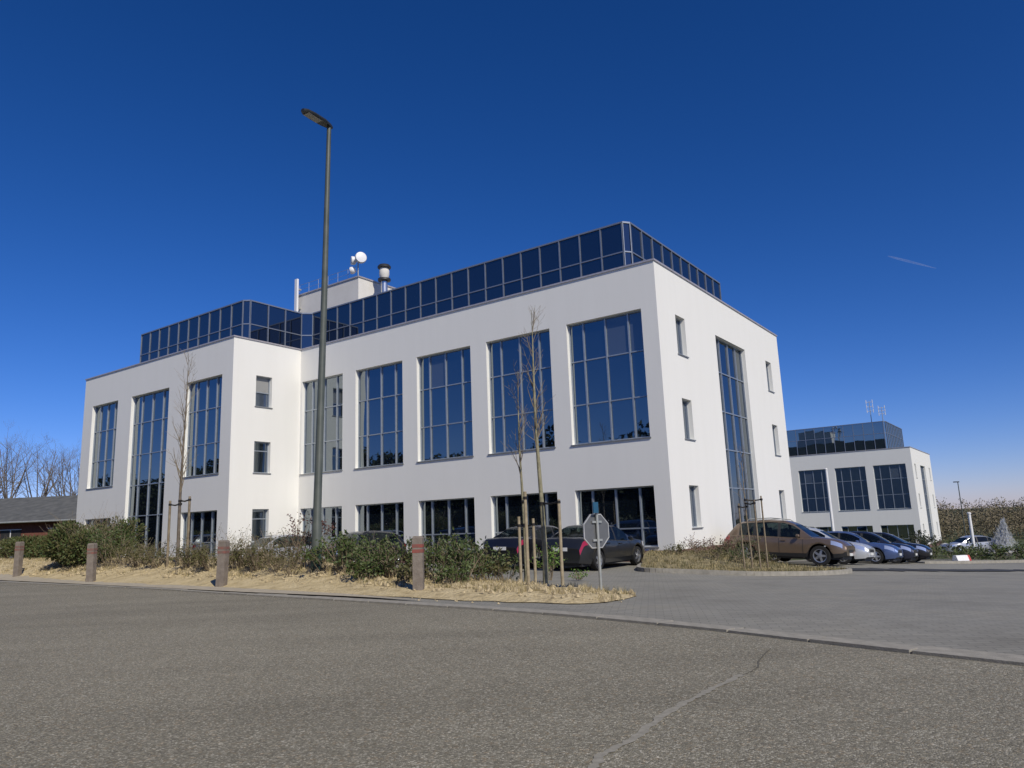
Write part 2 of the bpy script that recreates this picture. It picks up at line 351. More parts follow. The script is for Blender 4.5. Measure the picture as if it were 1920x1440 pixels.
# kerb stones, flush with the road
kerb = kind(empty('kerb'), 'structure')
kl = [0.]
for i in range(1, len(KC)): kl.append(kl[-1]+float(np.linalg.norm(KC[i]-KC[i-1])))
def kat(s):
    i = max(0, min(len(KC)-2, int(np.searchsorted(kl, s))-1)); w = (s-kl[i])/(kl[i+1]-kl[i]); return KC[i]+(KC[i+1]-KC[i])*w
i0 = int(np.argmin(abs(KC[:, 0]+26))); s0 = kl[i0]; ksm = {}
kmesh = MB().box((-.49, 0, -.14), (.49, .16, .0)).mesh('kerb_stone', MAT['kerb'])
kmesh2 = MB().box((-.49, .165, -.14), (.49, .33, -.006)).mesh('kerb_stone', MAT['kerb'])
for q in range(44):
    p = kat(s0+q); p2 = kat(s0+q+1); d = p2-p; c = (p+p2)/2
    for me, hh in ((kmesh, .018), (kmesh2, .016)):
        o = link(bpy.data.objects.new('kerb_stone', me), kerb); o.location = (c[0], c[1], hh+random.uniform(-.003, .004)); o.rotation_euler = (random.uniform(-.01, .01), 0, math.atan2(d[1], d[0])+random.uniform(-.006, .006))
# forecourt paving
j0 = int(np.argmin(abs(KC[:, 0]+34))); j1 = int(np.argmin(abs(KC[:, 0]-11)))
fc = offs(KC, .34, j0, j1)
far = [(16,-4),(30,8),(31,24),(26,33.5),(25,41),BW(-9,22),BW(0,22),BW(0,-.02),BW(21.5,-.02),BW(21.5,-4.26),BW(37.4,-4.26),BW(40,-2)]
kind(sheet('forecourt', fc+far, ground, .8, MAT['paving']), 'structure')
# asphalt lane behind the forecourt
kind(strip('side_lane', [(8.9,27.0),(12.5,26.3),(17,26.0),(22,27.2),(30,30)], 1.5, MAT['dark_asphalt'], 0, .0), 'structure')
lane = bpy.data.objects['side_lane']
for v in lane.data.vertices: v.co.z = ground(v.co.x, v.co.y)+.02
# sandy verge
VF = [(-27,34.7),(-19.71,28.65),(-13.36,22.99),(-9.42,19.83),(-5.94,17.1),(-2.82,14.62),(-.68,12.84),(.21,12.27),(.8,12.02),(1.25,12.05),(1.75,12.75),(2.08,13.69)]
VBk = [(2.0,14.6),(1.4,15.8),(.4,17.2),(-1.5,18.6),(-4.0,20.5),(-8.0,23.6),(-13,28.2),(-19,33.5),(-25,38.5)]
VP = [(p[0]+.16*noise.noise(Vector((p[0]*1.7, p[1]*1.7, 9))), p[1]+.16*noise.noise(Vector((p[0]*1.7, p[1]*1.7, 4)))) for p in catmull(VF, 9)]+[tuple(p) for p in catmull(VBk, 4)]
_va = np.array(VP); _vd = np.roll(_va, -1, 0)-_va; _vl = (_vd**2).sum(1)+1e-12
def edge_d(x, y):
    p = np.array([x, y]); w = np.clip(((p-_va)*_vd).sum(1)/_vl, 0, 1); return math.sqrt((((_va+_vd*w[:, None])-p)**2).sum(1).min())
def vz(x, y):
    e = min(1, edge_d(x, y)/.6)
    return gz(x, y)+.012+e*(.05+.05*noise.noise(Vector((x*1.3, y*1.3, 0)))+.03*noise.noise(Vector((x*4, y*4, 3))))
kind(sheet('verge', VP, vz, .28, MAT['sand'], .0), 'structure')
VI = [(3.84,23.6),(5.2,22.9),(6.9,22.35),(8.7,22.7),(10.0,23.7),(10.8,24.9),(10.1,25.8),(8.3,27.3),(8.0,28.6),BW(-.02,4.5),BW(-.02,-.05),BW(1.0,-.05),(4.2,25.6)]
def iz(x, y):
    u = (np.array([x, y])-np.array([CX, CY])) @ EU; v = (np.array([x, y])-np.array([CX, CY])) @ EV
    dw = math.hypot(max(0, -u), max(0, -v)); edge = min(1, max(0, (y-21.8)/2))
    return ground(x, y)+.1+.32*(1-sst(0, 4.5, dw))+.04*noise.noise(Vector((x*1.5, y*1.5, 5)))
kind(sheet('planting_bed', [tuple(p) for p in catmull(VI+[VI[0]], 3)[:-1]], iz, .3, MAT['soil'], 0), 'structure')
km = MB(); P = catmull([VI[12]]+VI[:7], 8)
for i in range(len(P)-1):
    t = P[i+1]-P[i]; t = t/np.linalg.norm(t); nr = np.array([-t[1], t[0]])
    if i == 0: pr = None
    q = [P[i]-nr*.08, P[i]+nr*.05, P[i+1]+nr*.05, P[i+1]-nr*.08]; zz = [ground(*p) for p in q]
    km.poly([(*p, z+.13) for p, z in zip(q, zz)][::1]); km.poly([(*q[0], zz[0]-.1), (*q[3], zz[3]-.1), (*q[3], zz[3]+.13), (*q[0], zz[0]+.13)])
bk = kind(km.build('bed_kerb', MAT['kerb']), 'structure')
# pale sandy walking strip between kerb and verge on the left
ps = [(-27,33.6),(-19.5,27.3),(-13.2,22.3),(-9.4,19.3),(-5.9,16.45),(-3.4,14.6),(-1.6,13.1)]
pp = ps+[(p[0]+.02, p[1]+.02) for p in reversed([(-27,35.1),(-19.7,28.9),(-13.3,23.3),(-9.4,20.1),(-5.9,17.2),(-3.4,15.0)])]
kind(sheet('footpath', pp, lambda x, y: gz(x, y)+.03, .35, MAT['path_sand'], .0), 'structure')

# ------------------------------------------------------------------ office building
UNIT = MB().box((-.5, -.5, -.5), (.5, .5, .5))
PM = {k: UNIT.mesh('pane', MAT[k]) for k in ('glass', 'glass_attic', 'glass_blind', 'glass_shade', 'glass_far')}
D = .22
def frame_axes(h, n):       # columns: h (along), -n (inward), z
    return Matrix(((h[0], -n[0], 0, 0), (h[1], -n[1], 0, 0), (0, 0, 1, 0), (0, 0, 0, 1)))
def facade(root, o, h, n, L, zb, zt, ops, name='wall', mname='plaster'):
    """wall in plane through o along h with outward normal n; ops = (a0,a1,z0,z1)"""
    A = Matrix.Translation((o[0], o[1], 0)) @ frame_axes(h, n); mb = MB()
    xs = sorted({0, L, *[q for p in ops for q in p[:2]]}); zs = sorted({zb, zt, *[q for p in ops for q in p[2:4]]})
    def P(a, d, z): return tuple(A @ Vector((a, d, z)))
    for i in range(len(xs)-1):
        for j in range(len(zs)-1):
            cx, cz = (xs[i]+xs[i+1])/2, (zs[j]+zs[j+1])/2
            if any(p[0] < cx < p[1] and p[2] < cz < p[3] for p in ops): continue
            mb.poly([P(xs[i], 0, zs[j]), P(xs[i+1], 0, zs[j]), P(xs[i+1], 0, zs[j+1]), P(xs[i], 0, zs[j+1])])
    dd = D+.08
    for a0, a1, z0, z1 in [p[:4] for p in ops]:
        mb.poly([P(a0, 0, z0), P(a0, 0, z1), P(a0, dd, z1), P(a0, dd, z0)]); mb.poly([P(a1, 0, z1), P(a1, 0, z0), P(a1, dd, z0), P(a1, dd, z1)])
        mb.poly([P(a0, 0, z1), P(a1, 0, z1), P(a1, dd, z1), P(a0, dd, z1)]); mb.poly([P(a0, dd, z0), P(a1, dd, z0), P(a1, 0, z0), P(a0, 0, z0)])
    return mb.build(name, MAT[mname], root), A
def window(root, A, a0, a1, z0, z1, cols, rows, sill=True, special=None, tilt=.2):
    """frame mesh + pane objects; cols/rows are interior positions"""
    w = empty_m = MB(); y = D; e = .05
    w.box((a0, y-.035, z0), (a0+e, y+.06, z1)); w.box((a1-e, y-.035, z0), (a1, y+.06, z1))
    w.box((a0+e, y-.033, z1-e), (a1-e, y+.06, z1)); w.box((a0+e, y-.033, z0), (a1-e, y+.06, z0+e))
    for c in cols: w.box((c-.03, y-.045, z0+e), (c+.03, y+.058, z1-e))
    xs = [a0+e]+list(cols)+[a1-e]
    for i in range(len(xs)-1):
        l = xs[i]+(.03 if i else 0); r = xs[i+1]-(.03 if i < len(xs)-2 else 0)
        for q in rows: w.box((l, y-.03, q-.025), (r, y+.055, q+.025))
    wo = w.build('window', MAT['alu'], root); wo.matrix_local = A
    zs = [z0+e]+list(rows)+[z1-e]; k = 0
    for i in range(len(xs)-1):
        for j in range(len(zs)-1):
            l = xs[i]+(.03 if i else 0); r = xs[i+1]-(.03 if i < len(xs)-2 else 0)
            b_ = zs[j]+(.025 if j else 0); t_ = zs[j+1]-(.025 if j < len(zs)-2 else 0)
            mk = (special or {}).get((i, j), 'glass')
            o = bpy.data.objects.new('pane', PM[mk]); link(o, wo)
            o.location = ((l+r)/2, y+.03, (b_+t_)/2); o.scale = (r-l-.004, .012, t_-b_-.004)
            o.rotation_euler = (R(random.gauss(0, tilt)), 0, R(random.gauss(0, tilt)))
    if sill:
        s = MB().box((a0-.05, -.05, z0-.045), (a1+.05, D-.04, z0-.004)); s.build('sill', MAT['sill_metal'], wo)
    return wo
ZT, ZB, ZG, ZG0, Z1, Z2, ZP = 9.33, 4.22, 2.37, .1, 7.69, 5.85, 11.17
UR, UL, VS, VP_ = 21.53, 37.4, 16.44, -4.24
def office(label, loc, th, zbase, detail=True, drop=1.2):
    root = empty('office_building', (loc[0], loc[1], zbase), -th); tag(root, label, 'building', 'white office blocks')
    zb = -drop
    # front of the right wing: local x = -u
    fw = [(.683, 4.159), (5.006, 8.454), (9.376, 12.749), (13.712, 17.075), (18.065, 21.375)]
    ops = []
    for a, c in fw: ops += [(UR-c, UR-a, ZB, ZT), (UR-c, UR-a, ZG0, ZG)]
    _, A = facade(root, (-UR, 0), (1, 0), (0, -1), UR, zb, ZP, ops)
    for i, (a, c) in enumerate(fw):
        l, r = UR-c, UR-a; wd = r-l; cl = [l+.2*wd, l+.5*wd, l+.8*wd]
        sp = {}
        if i == 0: sp = {(2, 2): 'glass_blind', (3, 2): 'glass_blind'}
        if i == 2: sp = {(1, 2): 'glass_blind'}
        window(root, A, l, r, ZB, ZT, cl, [Z2, Z1], True, sp); window(root, A, l, r, ZG0, ZG, cl, [.79], True)
    # right side
    ops = [(1.754, 2.731, Z1, ZT), (1.754, 2.731, ZB, Z2), (1.754, 2.731, .73, ZG), (6.3, 10.39, ZG0, ZT), (13.78, 14.75, Z1, ZT), (13.78, 14.75, ZB, Z2), (13.78, 14.75, .73, ZG)]
    _, A = facade(root, (0, 0), (0, 1), (1, 0), VS, zb, ZP, ops)
    for p in ops:
        if p[1]-p[0] < 2: window(root, A, *p, [], [], True, {(0, 0): 'glass_blind'})
        else: wd = p[1]-p[0]; window(root, A, *p, [p[0]+.22*wd, p[0]+.5*wd, p[0]+.76*wd], [ZG, 4.1, Z2, Z1], True)
    # return of the left wing (faces right)
    q0, q1 = -VP_-2.857, -VP_-1.866
    ops = [(q0, q1, Z1, ZT), (q0, q1, ZB, Z2), (q0, q1, .73, ZG)]
    _, A = facade(root, (-UR, VP_), (0, 1), (1, 0), -VP_, zb, ZP, ops)
    for k, p in enumerate(ops):
        if k == 0: window(root, A, *p, [], [p[2]+.78], True, {(0, 1): 'glass_shade', (0, 0): 'glass_blind'})
        else: window(root, A, *p, [], [p[2]+1.15], True)
    # front of the left wing
    lw = [(22.457, 25.748), (27.488, 31.551), (33.131, 36.276)]; Lw = UL-UR; ops = []
    for i, (a, c) in enumerate(lw):
        if i == 1: ops.append((UL-c, UL-a, ZG0, ZT))
        else: ops += [(UL-c, UL-a, ZB, ZT), (UL-c, UL-a, ZG0, ZG)]
    _, A = facade(root, (-UL, VP_), (1, 0), (0, -1), Lw, zb, ZP, ops)
    for p in ops:
        wd = p[1]-p[0]; cl = [p[0]+.22*wd, p[0]+.5*wd, p[0]+.78*wd]
        rows = [ZG, 4.1, Z2, Z1] if p[3]-p[2] > 7 else ([Z2, Z1] if p[3] > 5 else [.79])
        window(root, A, *p, cl, rows, True)
    # plain walls out of view
    facade(root, (-UL, 1), (0, -1), (-1, 0), 1-VP_, zb, ZP, [])
    facade(root, (-41, VS), (0, -1), (-1, 0), VS-1, zb, ZP, [])
    facade(root, (-41, 1), (1, 0), (0, -1), 41-UL, zb, ZP, [])
    facade(root, (0, VS), (-1, 0), (0, 1), 41, zb, ZP, [])
    # roof deck and coping
    fp = [(0, 0), (-UR, 0), (-UR, VP_), (-UL, VP_), (-UL, 1), (-41, 1), (-41, VS), (0, VS)]
    MB().poly([(x, y, ZP-.12) for x, y in reversed(fp)]).build('roof', MAT['roof_felt'], root)
    cp = MB(); e = .05; c = .3
    cp.box((-UR+e, -e, ZP), (e, c, ZP+.07)); cp.box((-c, c, ZP), (e, VS-c, ZP+.069)); cp.box((-41-e, VS-c, ZP), (e, VS+e, ZP+.07))
    cp.box((-UR-c, VP_+c, ZP), (-UR+e, c, ZP+.069)); cp.box((-UL-e, VP_-e, ZP), (-UR+e, VP_+c, ZP+.07)); cp.box((-UL-e, VP_+c, ZP), (-UL+c, 1, ZP+.069)); cp.box((-41-e, 1, ZP), (-UL+e, 1+c, ZP+.07)); cp.box((-41-e, 1+c, ZP), (-41+c, VS-c, ZP+.069))
    cp.build('coping', MAT['coping'], root)
    # plinth
    pl = MB(); pl.box((-UR, -.02, zb), (-.0, .05, -.04)); pl.box((-.05, .02, zb), (.02, VS, -.04)); pl.box((-UL, VP_-.02, zb), (-UR, VP_+.05, -.04)); pl.box((-UR-.05, VP_, zb), (-UR+.02, -.02, -.04))
    pl.build('plinth', MAT['plinth'], root)
    # glazed roof storey: ring of chamfered wall planes, each with mullions, a transom and panes
    ZA0, ZA1, ZAT = ZP-.1, 14.91, 13.42
    ring = [(-2.84, 15.94), (-2.84, 4.1), (-3.08, 3.78), (-25.2, 3.78), (-25.71, 3.3), (-25.71, -.46), (-26.05, -.72), (-37.66, -.72), (-37.66, 15.94)]
    core = MB(); k = len(ring); inn = []
    cxm = sum(p[0] for p in ring)/k; g = .06
    core_ring = [(-2.84-g, 15.94-g), (-2.84-g, 4.1+g/2), (-3.08-g/2, 3.78+g), (-25.2-g, 3.78+g), (-25.71-g, 3.3+g), (-25.71-g, -.46+g/2), (-26.05-g/2, -.72+g), (-37.66+g, -.72+g), (-37.66+g, 15.94-g)]
    for i in range(k):
        a_, b_ = core_ring[i], core_ring[(i+1) % k]; core.poly([(*a_, ZA0), (*a_, ZA1-.02), (*b_, ZA1-.02), (*b_, ZA0)])
    core.poly([(*p, ZA1-.02) for p in core_ring])
    st = core.build('roof_storey', MAT['dark_steel'], root)
    cap = MB()
    for i in range(k-1):
        a_, b_ = Vector(ring[i]), Vector(ring[i+1]); hv = (b_-a_); L = hv.length; hv.normalize(); nv = Vector((-hv.y, hv.x))   # walking clockwise: outward normal
        # frame with x along the wall, y inward
        M = Matrix(((hv.x, -nv.x, 0, a_.x), (hv.y, -nv.y, 0, a_.y), (0, 0, 1, 0), (0, 0, 0, 1)))
        nb = max(1, round(L/1.145)); s = L/nb; fr = MB()
        lead = .0
        for q in range(nb+1):
            if q == 0 or q == nb: x0, x1 = (0, .032) if q == 0 else (L-.032, L)
            else: x0, x1 = q*s-.03, q*s+.03
            fr.box((x0, -.05, ZA0), (x1, .05, ZA1-.08))
        fr.box((0, -.052, ZA1-.08), (L, .05, ZA1))
        for q in range(nb):
            x0 = q*s+(.032 if q == 0 else .03); x1 = (q+1)*s-(.032 if q == nb-1 else .03)
            fr.box((x0, -.04, ZAT-.03), (x1, .045, ZAT+.03))
        fo = fr.build('glazing_frame', MAT['alu_roof'], st); fo.matrix_local = M
        for q in range(nb):
            x0 = q*s+(.032 if q == 0 else .03); x1 = (q+1)*s-(.032 if q == nb-1 else .03)
            for b0, b1 in ((ZA0, ZAT-.03), (ZAT+.03, ZA1-.08)):
                o = bpy.data.objects.new('pane', PM['glass_attic' if detail else 'glass_far']); link(o, st)
                o.matrix_local = M @ Matrix.Translation(((x0+x1)/2, .01, (b0+b1)/2)) @ Matrix.Rotation(R(random.gauss(0, .12)), 4, 'Z') @ Matrix.Rotation(R(random.gauss(0, .12)), 4, 'X') @ Matrix.Diagonal((x1-x0-.003, .012, b1-b0-.003, 1))
    return root
main = office('large white three-storey office block with projecting left wing and dark glass roof storey', (CX, CY), TH, Z0)
# stair-head on the main roof
ph = MB(); ph.box((-30.9, 7, 14.85), (-24.5, 12.2, 18.0)); ho = ph.build('penthouse', MAT['render_beige'], main)
MB().box((-30.96, 6.94, 18.0), (-24.44, 12.26, 18.1)).build('coping', MAT['coping'], ho)
rl = MB()
for i in range(7): rl.tube([(-30.8+i*1.03, 7.1, 18.1), (-30.8+i*1.03, 7.1, 18.85)], .011, 6)
rl.tube([(-30.8, 7.1, 18.85), (-24.6, 7.1, 18.85)], .011, 6); rl.tube([(-30.8, 7.1, 18.5), (-24.6, 7.1, 18.5)], .009, 6)
rl.build('railing', MAT['galv'], ho)
second = office('white office block standing farther off beyond the row of parked cars', (45.768, 85.278), .626, Z0-2.926, detail=False, drop=.9)

def B2W(u, v, z): x, y = BW(u, v); return Vector((x, y, z+Z0))
def pose(o, u, v, z, rz=0): o.location = B2W(u, v, z); o.rotation_euler = (0, 0, -TH+rz)
# dish mast on the stair-head corner
dm = empty('dish_mast'); pose(dm, 24.75, 7.2, 18.05); tag(dm, 'thin roof mast carrying three white drum dishes above the beige stair-head', 'antenna')
MB().tube([(0, 0, 0), (0, 0, 1.65)], .045, 8).build('mast', MAT['galv'], dm)
MB().tube([(-.4, 0, 1.2), (.4, 0, 1.2)], .03, 6).build('crossbar', MAT['galv'], dm)
def dish(x, z, r, yaw, tilt):
    M = Matrix.Translation((x, -.1, z)) @ Matrix.Rotation(yaw, 4, 'Z') @ Matrix.Rotation(math.pi/2+tilt, 4, 'X')
    mb = MB(); mb.lathe([(r*.3, -.22), (r*.75, -.16), (r*.97, -.05), (r, .0), (r, .12), (r*.9, .17), (r*.4, .2)], 18, M)
    mb.build('dish', MAT['dish_white'], dm, 40)
dish(-.36, 1.3, .3, R(-30), 0); dish(.36, 1.32, .4, R(62), 0); dish(-.42, .62, .25, R(-55), R(10))
# flue
vs_ = empty('roof_flue'); pose(vs_, 23.35, 8.3, 14.91); vs_.scale = (.75, .75, 1.2); tag(vs_, 'round steel flue with dark cowl rising beside the beige stair-head', 'chimney')
MB().lathe([(.3, 0), (.3, 3.2)], 18).build('pipe', MAT['steel'], vs_, 30)
MB().lathe([(.34, 2.35), (.58, 2.4), (.58, 2.52), (.34, 2.55)], 18).build('flange', MAT['dark_steel'], vs_, 30)
MB().lathe([(.36, 2.56), (.46, 2.75), (.46, 3.0), (.38, 3.15)], 18).build('cowl', MAT['render_beige'], vs_, 40)
MB().lathe([(.6, 3.16), (.62, 3.24), (.5, 3.34), (.15, 3.42)], 18).build('cap', MAT['dark_steel'], vs_, 40)
pa = empty('panel_antenna'); pose(pa, 30.55, 6.75, 15.9); pa.scale = (1, 1, 1.12); tag(pa, 'tall white panel antenna fixed to the end of the beige stair-head', 'antenna')
MB().tube([(0, 0, 0), (0, 0, 2.7)], .035, 8).build('mast', MAT['galv'], pa)
MB().box((-.13, -.2, .7), (.13, -.05, 2.9)).build('panel', MAT['dish_white'], pa)
MB().box((-.05, -.06, .95), (.05, .26, 1.05)).box((-.05, -.06, 2.2), (.05, .26, 2.3)).build('bracket', MAT['galv'], pa)
# masts on the second roof
def mast2(u, v, h, lab):
    x, y = second.location.x, second.location.y; eu = (-math.cos(.626), math.sin(.626)); ev = (math.sin(.626), math.cos(.626))
    e = empty('roof_mast', (x+u*eu[0]+v*ev[0], y+u*eu[1]+v*ev[1], second.location.z+14.89), -.626); tag(e, lab, 'antenna')
    MB().tube([(0, 0, 0), (0, 0, h)], [.05, .03], 6).build('mast', MAT['galv'], e)
    br = MB()
    for k in range(3):
        z = h*(.55+.2*k); br.tube([(-.35, 0, z), (.35, 0, z)], .03, 5); br.box((-.39, -.05, z-.2), (-.33, .05, z+.28)); br.box((.33, -.05, z-.2), (.39, .05, z+.28))
    br.build('antenna_panel', MAT['dish_white'], e)
mast2(4.6, 5.5, 2.9, 'taller white antenna mast on the glass roof storey of the far block')
mast2(3.2, 5.0, 1.9, 'shorter white antenna mast near the roof corner of the far block')

def pray(px, py):
    f, pi, ro = 1377.14, .18928, -.03762; xr, yr = (px-960)/f, (py-720)/f; c, s = math.cos(ro), math.sin(ro)
    xn, yn = c*xr+s*yr, -s*xr+c*yr; return Vector((xn, math.cos(pi)+yn*math.sin(pi), math.sin(pi)-yn*math.cos(pi)))
def hit(px, py, zf=None, d0=8, d1=60):
    zf = zf or vz; r_ = pray(px, py); r_ = r_/r_.y; d = d0
    while d < d1:
        if 1.25+r_.z*d <= zf(r_.x*d, d): break
        d += .05
    return r_.x*d, d
# ------------------------------------------------------------------ street furniture
lx, ly = hit(593, 1070); lz = vz(lx, ly)
lp = empty('street_lamp', (lx, ly, lz-.05)); tag(lp, 'very tall grey street lamp post rising from the sandy verge', 'street lamp')
ht = 1.25+pray(617, 238).z/pray(617, 238).y*ly-lz+.05
topx = pray(617, 238).x/pray(617, 238).y*ly-lx
MB().tube([(0, 0, 0), (0, 0, 1.2), (0, 0, 1.25), (topx*.6, 0, ht*.6), (topx, 0, ht)], [.125, .12, .105, .082, .06], 16).build('pole', MAT['pole_paint'], lp, 40)
MB().tube([(0, 0, 0), (0, 0, .62)], [.132, .131], 16).build('pole_foot', MAT['pole_base_green'], lp, 40)
hd = Vector((-.72, -1.25, 0)).normalized(); hM = Matrix.Translation((topx, 0, ht)) @ Matrix(((hd.x, -hd.y, 0, 0), (hd.y, hd.x, 0, 0), (0, 0, 1, 0), (0, 0, 0, 1)))
hM = hM @ Matrix.Diagonal((.88, .88, .88, 1)); hb = MB(); secs = [(-.12, .05, .05), (.0, .1, .08), (.25, .16, .11), (.7, .18, .1), (1.0, .15, .07), (1.12, .07, .03)]
for i, (x, w, h) in enumerate(secs):
    for y, z in ((-w, -.02), (-w*.8, h*.5), (-w*.35, h), (w*.35, h), (w*.8, h*.5), (w, -.02), (w*.85, -.06), (-w*.85, -.06)): hb.v.append((x, y, z+.04))
for i in range(len(secs)-1):
    for k in range(8): hb.f.append((i*8+k, i*8+(k+1) % 8, (i+1)*8+(k+1) % 8, (i+1)*8+k))
hb.f += [tuple(range(7, -1, -1)), tuple(40+k for k in range(8))]
h1 = hb.build('lamp_head', MAT['lamp_body'], lp, 40); h1.matrix_local = hM
h2 = MB().box((.42, -.12, -.035), (.98, .12, -.015)).build('lamp_glass', MAT['lamp_glass'], h1)

noisy('post_red_worn', [(.3, (.17, .12, .1)), (.65, (.24, .11, .09))], 14, .8)
def bollard(x, y, h, lab, tilt=0, worn=True):
    b_ = empty('bollard', (x, y, gz(x, y)+.02), -TH+.55+random.uniform(-.1, .1)); b_.rotation_euler[1] = tilt; tag(b_, lab, 'bollard', 'wooden bollards along the verge')
    w = .1
    p = MB(); prof = [(w, -.3), (w, h-.04), (w*.8, h)]
    for r_, z in prof:
        for sx, sy in ((-1, -1), (1, -1), (1, 1), (-1, 1)): p.v.append((sx*r_, sy*r_, z))
    for i in range(2):
        for k in range(4): p.f.append((i*4+k, i*4+(k+1) % 4, (i+1)*4+(k+1) % 4, (i+1)*4+k))
    p.f.append((8, 9, 10, 11)); p.build('post', MAT['post_wood'], b_)
    for z in (h-.22, h-.32):
        e = w+.004; t_ = MB()
        t_.box((-e, -e, z), (e, -w+.002, z+.065)); t_.box((-e, w-.002, z), (e, e, z+.065)); t_.box((-e, -w+.002, z+.0005), (-w+.002, w-.002, z+.0645)); t_.box((w-.002, -w+.002, z+.0005), (e, w-.002, z+.0645))
        t_.build('reflector_band', MAT['post_red_worn' if worn else 'post_red'], b_)
bollard(*hit(785, 1106), 1.06, 'wooden bollard with clear red bands nearest the stake-supported pair of saplings', 0, False)
bollard(*hit(415, 1099), 1.12, 'wooden bollard with worn red bands between the tall street lamp and the staked birch sapling', .03)
bollard(*hit(170, 1091), 1.15, 'wooden bollard with worn red bands just in front of the big green hedge end', -.02)
bollard(*hit(32, 1081), 1.25, 'wooden bollard with worn red bands at the far end of the row along the hedge')

# stop sign seen from behind
sx_, sy_ = 1.56, 14.61; ss = empty('stop_sign', (sx_, sy_, vz(sx_, sy_)), R(36)); tag(ss, 'grey back of an octagonal road sign on a thin galvanised pole by the entrance', 'road sign')
MB().tube([(0, 0, -.2), (0, 0, 1.6)], .03, 12).build('pole', MAT['galv'], ss, 40)
def octo(r, y0, y1):
    mb = MB(); a_ = [(r*math.cos(R(22.5+45*k)), r*math.sin(R(22.5+45*k))) for k in range(8)]; zc = 1.125
    mb.v = [(x, y0, z+zc) for x, z in a_]+[(x, y1, z+zc) for x, z in a_]
    mb.f = [tuple(range(8)), tuple(range(15, 7, -1))]+[(k, 8+k, 8+(k+1) % 8, (k+1) % 8) for k in range(8)]; return mb
octo(.335, .035, .05).build('sign_plate', MAT['sign_back'], ss)
rimm = MB(); a_ = [(math.cos(R(22.5+45*k)), math.sin(R(22.5+45*k))) for k in range(8)]
for k in range(8):
    p, q = a_[k], a_[(k+1) % 8]
    rimm.poly([(p[0]*.335, .03, p[1]*.335+1.125), (q[0]*.335, .03, q[1]*.335+1.125), (q[0]*.355, .03, q[1]*.355+1.125), (p[0]*.355, .03, p[1]*.355+1.125)])
    rimm.poly([(p[0]*.355, .03, p[1]*.355+1.125), (q[0]*.355, .03, q[1]*.355+1.125), (q[0]*.355, .055, q[1]*.355+1.125), (p[0]*.355, .055, p[1]*.355+1.125)])
    rimm.poly([(p[0]*.335, .03, p[1]*.335+1.125), (p[0]*.335, .052, p[1]*.335+1.125), (q[0]*.335, .052, q[1]*.335+1.125), (q[0]*.335, .03, q[1]*.335+1.125)])
rimm.build('sign_rim', MAT['sign_edge'], ss)
octo(.354, .0505, .054).build('sign_face', MAT['sign_red'], ss)
for z in (.95, 1.3): MB().box((-.12, .0, z-.02), (.12, .034, z+.02)).build('clip', MAT['galv'], ss)
MB().box((-.13, -.06, 1.47), (.0, -.035, 1.68)).build('small_plate', MAT['sign_blue'], ss)
MB().tube([(0, 0, 1.6), (0, 0, 1.66)], [.034, .03], 12).build('pole_cap', MAT['sign_blue'], ss)

# ------------------------------------------------------------------ plants
def rnd(a, b): return random.uniform(a, b)
def rdir():
    z = rnd(-1, 1); t = rnd(0, 2*math.pi); r_ = math.sqrt(1-z*z); return Vector((r_*math.cos(t), r_*math.sin(t), z))
def leafquad(mb, p, size, d=None, asp=.5):
    d = d or rdir(); a_ = d.cross(rdir());
    if a_.length < .05: a_ = d.orthogonal()
    a_.normalize(); l = size*rnd(.7, 1.3); w = l*asp
    mb.poly([p, p+d*l*.45+a_*w*.5, p+d*l, p+d*l*.5-a_*w*.5])
def branch(mb, p, d, L, r0, depth, n=5, up=.15, spread=.6, kids=(3, 5), wob=.12, tips=None, seg=5, keep=.35):
    pts = [Vector(p)]; dd = Vector(d).normalized()
    for i in range(seg):
        dd = (dd+rdir()*wob+Vector((0, 0, up))).normalized(); pts.append(pts[-1]+dd*L/seg)
    rad = [max(.003, r0*(1-.75*i/seg)) for i in range(seg+1)]
    mb.tube(pts, rad, n, False)
    if tips is not None and depth <= 0: tips += pts[seg//2:]
    if depth > 0:
        for k in range(random.randint(*kids)):
            f = rnd(keep, 1); i = min(seg-1, int(f*seg)); q = pts[i].lerp(pts[i+1], f*seg-i)
            t = (pts[i+1]-pts[i]).normalized(); sd_ = t.cross(rdir()).normalized()
            branch(mb, q, t*(1-spread)+sd_*spread, L*rnd(.4, .65)*(1.2-.5*f), rad[i]*.55, depth-1, max(3, n-1), up, spread, kids, wob, tips, max(3, seg-1), .25)
def sapling(x, y, h, lean, lab, r0=.055, nb=16, m='bark', b0=.45, z=None, sp=.45):
    t = empty('sapling', (x, y, vz(x, y) if z is None else z)); tag(t, lab, 'tree', 'young staked trees')
    pts = [Vector((0, 0, -.1))]; k = 14
    for i in range(1, k+1):
        f = i/k; pts.append(Vector((lean[0]*f*h+.03*math.sin(f*7+x)*h*.12, lean[1]*f*h+.02*math.sin(f*9+y)*h*.1, f*h)))
    rad = [max(.006, r0*(1-i/k)**.75) for i in range(k+1)]
    MB().tube(pts, rad, 8).build('trunk', MAT[m], t, 60)
    tw = MB()
    for j in range(nb):
        f = b0+(.97-b0)*(j+.5)/nb+rnd(-.02, .02); i = int(f*k); p = pts[i].lerp(pts[min(i+1, k)], f*k-i)
        a_ = rnd(0, 6.28); d = Vector((math.cos(a_)*sp, math.sin(a_)*sp, .8))
        branch(tw, p, d, h*rnd(.1, .17)*(1.25-f*.7), max(.009, rad[i]*.45), 1, 4, .12, .5, (3, 6), .12, None, 5, .3)
    tw.build('crown', MAT['twig'], t)
    return t
